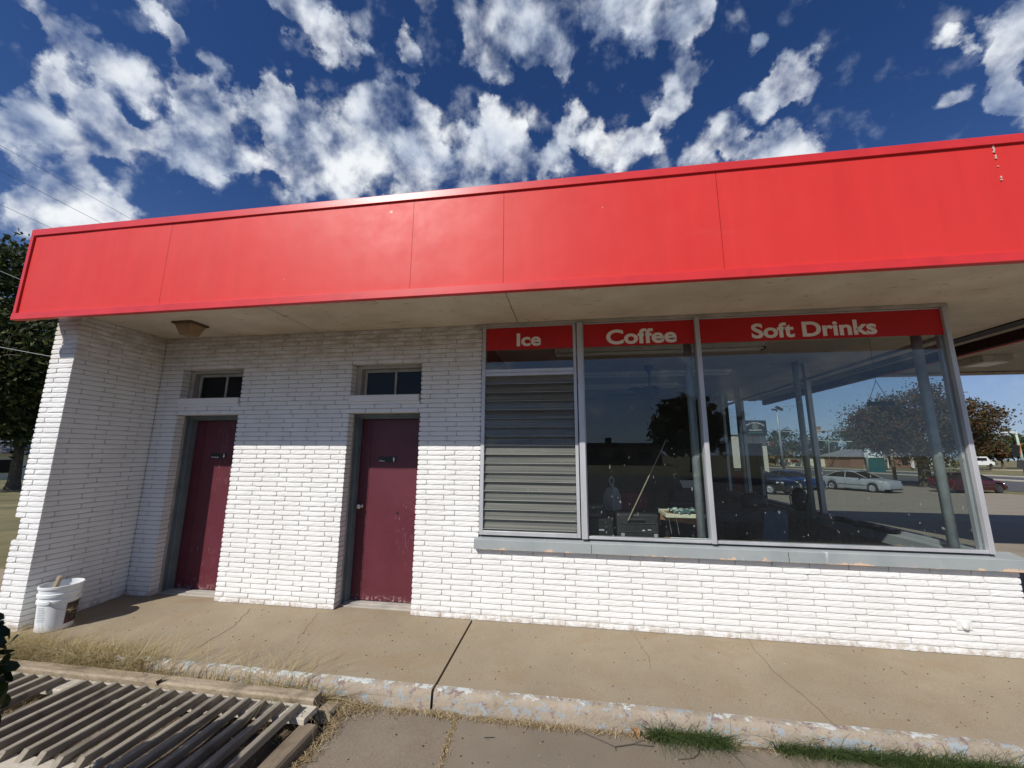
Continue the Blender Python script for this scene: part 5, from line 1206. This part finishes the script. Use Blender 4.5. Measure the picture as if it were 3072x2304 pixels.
BLOBS = [(160,100,70),(235,165,70),(90,180,55),(150,225,75),(240,270,80),(320,320,70),(40,240,60),(100,290,65),(185,330,60),(10,300,45),(380,90,50),(345,45,40),(460,140,50),(400,200,70),(455,240,85),(440,310,80),(490,355,50),(530,260,45),
 (590,190,45),(630,250,65),(655,320,80),(650,380,60),(720,290,75),(800,240,70),(875,225,70),(850,310,105),(770,340,85),(720,390,60),(930,360,75),(860,385,60),(600,15,35),(650,25,55),(700,75,45),(760,110,35),(870,80,30),(882,140,25),
 (1060,15,85),(1135,30,95),(1205,20,90),(1065,85,60),(1085,145,38),(1180,105,60),(1212,140,40),(1330,20,75),(1405,45,65),(1480,30,70),(1525,35,45),(1062,235,30),(1080,310,75),(1060,370,80),(1130,345,65),(1010,300,40),(1000,400,60),
 (1240,240,30),(1225,290,38),(1285,290,42),(1335,330,62),(1390,305,40),(1205,350,40),(1480,160,60),(1452,225,50),(1430,275,38),(1500,350,50),(1570,300,45),(1610,325,45),(1680,315,50),(1725,330,40),(1705,170,46),(1675,200,40),(1640,232,38),(1645,85,34),
 (2200,60,65),(2185,150,50),(2160,205,50),(2205,250,60),(2125,255,40),(2050,212,42),(2060,85,36),(2170,235,55),(2195,100,55),(600,215,50),(560,330,40),(110,430,95),(210,450,90),(30,445,70),(290,475,50)]
F = None; k_ = W0/2212
for (bx_, by_, br) in BLOBS:
    c = ray(bx_*k_, by_*k_).normalized(); e = ray((bx_+br)*k_, by_*k_).normalized(); e2 = ray(bx_*k_, (by_+br)*k_).normalized()
    ca = cos(1.15*(c.angle(e)+c.angle(e2))/2)
    dp = vm('DOT_PRODUCT', dw_, tuple(c)); s = mt('MAXIMUM', mt('MULTIPLY_ADD', dp, 1/(1-ca), -ca/(1-ca)), 0)
    F = s if F is None else mt('ADD', F, s)
F = mt('MINIMUM', F, .80)
for (bx_, by_, br) in [(49,81,40),(120,221,34),(270,195,32),(351,176,30),(407,114,34),(527,195,40),(439,146,26),(325,342,34),(553,293,36),(228,384,40),(195,169,24),(521,65,45),(310,234,22),(555,400,34),(985,320,26),(825,400,24),(940,170,50),(1180,290,34)]:
    c = ray(bx_*k_, by_*k_).normalized(); ca = cos(1.2*c.angle(ray((bx_+br)*k_, by_*k_).normalized()))
    F = mt('SUBTRACT', F, mt('MAXIMUM', mt('MULTIPLY_ADD', vm('DOT_PRODUCT', dw_, tuple(c)), .55/(1-ca), -.55*ca/(1-ca)), 0))
n1 = t.nodes.new('ShaderNodeTexNoise'); n1.inputs['Scale'].default_value = 11; n1.inputs['Detail'].default_value = 8; n1.inputs['Roughness'].default_value = .52; n1.inputs['Distortion'].default_value = .3; t.links.new(dirv, n1.inputs['Vector'])
n4 = t.nodes.new('ShaderNodeTexNoise'); n4.inputs['Scale'].default_value = 21; n4.inputs['Detail'].default_value = 6; n4.inputs['Roughness'].default_value = .52; t.links.new(dirv, n4.inputs['Vector'])
# clouds outside the photographed part of the sky follow the noise alone
n2 = t.nodes.new('ShaderNodeTexNoise'); n2.inputs['Scale'].default_value = 1.3; n2.inputs['Detail'].default_value = 3; t.links.new(uv, n2.inputs['Vector'])
fwd = vm('DOT_PRODUCT', dirv, (float(CR.col[1].x), float(CR.col[1].y), float(CR.col[1].z)))
mrn = t.nodes.new('ShaderNodeMapRange'); t.links.new(fwd, mrn.inputs[0]); mrn.inputs[1].default_value = .25; mrn.inputs[2].default_value = .45; mrn.inputs[3].default_value = 1; mrn.inputs[4].default_value = 0
F = mt('MAXIMUM', F, mt('MULTIPLY', mrn.outputs[0], mt('MULTIPLY', n2.outputs['Fac'], .42)))
D = mt('ADD', mt('MULTIPLY_ADD', F, 1.10, mt('MULTIPLY', mt('SUBTRACT', n4.outputs['Fac'], .5), 2.3)), mt('MULTIPLY', mt('SUBTRACT', n1.outputs['Fac'], .5), 2.8))
mr2 = t.nodes.new('ShaderNodeMapRange'); mr2.interpolation_type = 'SMOOTHSTEP'; t.links.new(D, mr2.inputs[0]); mr2.inputs[1].default_value = .10; mr2.inputs[2].default_value = 1.40
dens = mr2.outputs[0]
# fade the cloud sheet into thin haze near the horizon
mr3 = t.nodes.new('ShaderNodeMapRange'); t.links.new(sep.outputs['Z'], mr3.inputs[0]); mr3.inputs[1].default_value = .02; mr3.inputs[2].default_value = .16
hz = mt('MULTIPLY', dens, mr3.outputs[0])
n3 = t.nodes.new('ShaderNodeTexNoise'); n3.inputs['Scale'].default_value = 9; n3.inputs['Detail'].default_value = 7; t.links.new(vm('ADD', dirv, (.5, -.35, .9)), n3.inputs['Vector'])
sh_ = mt('MULTIPLY_ADD', mt('SUBTRACT', D, .9), .24, mt('MULTIPLY_ADD', n3.outputs['Fac'], 1.5, -.16))
cr_ = t.nodes.new('ShaderNodeValToRGB'); cr_.color_ramp.elements[0].position = .36; cr_.color_ramp.elements[1].position = .86
cr_.color_ramp.elements[0].color = (.40, .48, .63, 1); cr_.color_ramp.elements[1].color = (.90, .93, .96, 1); t.links.new(sh_, cr_.inputs[0])
csc = vm('SCALE', cr_.outputs[0], None, 1/.06)
skc = vm('MULTIPLY', sky.outputs[0], (.42, .74, 1.28))
mx = t.nodes.new('ShaderNodeMix'); mx.data_type = 'RGBA'; t.links.new(hz, mx.inputs[0])
hzf = mt('MULTIPLY', mt('POWER', mt('SUBTRACT', 1.0, mt('MAXIMUM', sep.outputs['Z'], 0)), 6.0), .97)
mh = t.nodes.new('ShaderNodeMix'); mh.data_type = 'RGBA'; t.links.new(hzf, mh.inputs[0]); t.links.new(skc, mh.inputs[6]); mh.inputs[7].default_value = (.42/.06, .52/.06, .67/.06, 1)
t.links.new(mh.outputs[2], mx.inputs[6]); t.links.new(csc, mx.inputs[7])
t.links.new(mx.outputs[2], bgd.inputs[0])
S.view_settings.view_transform = 'Standard'; S.view_settings.look = 'None'; S.view_settings.exposure = 0; S.view_settings.gamma = 1
S.cycles.max_bounces = 8; S.cycles.transparent_max_bounces = 16
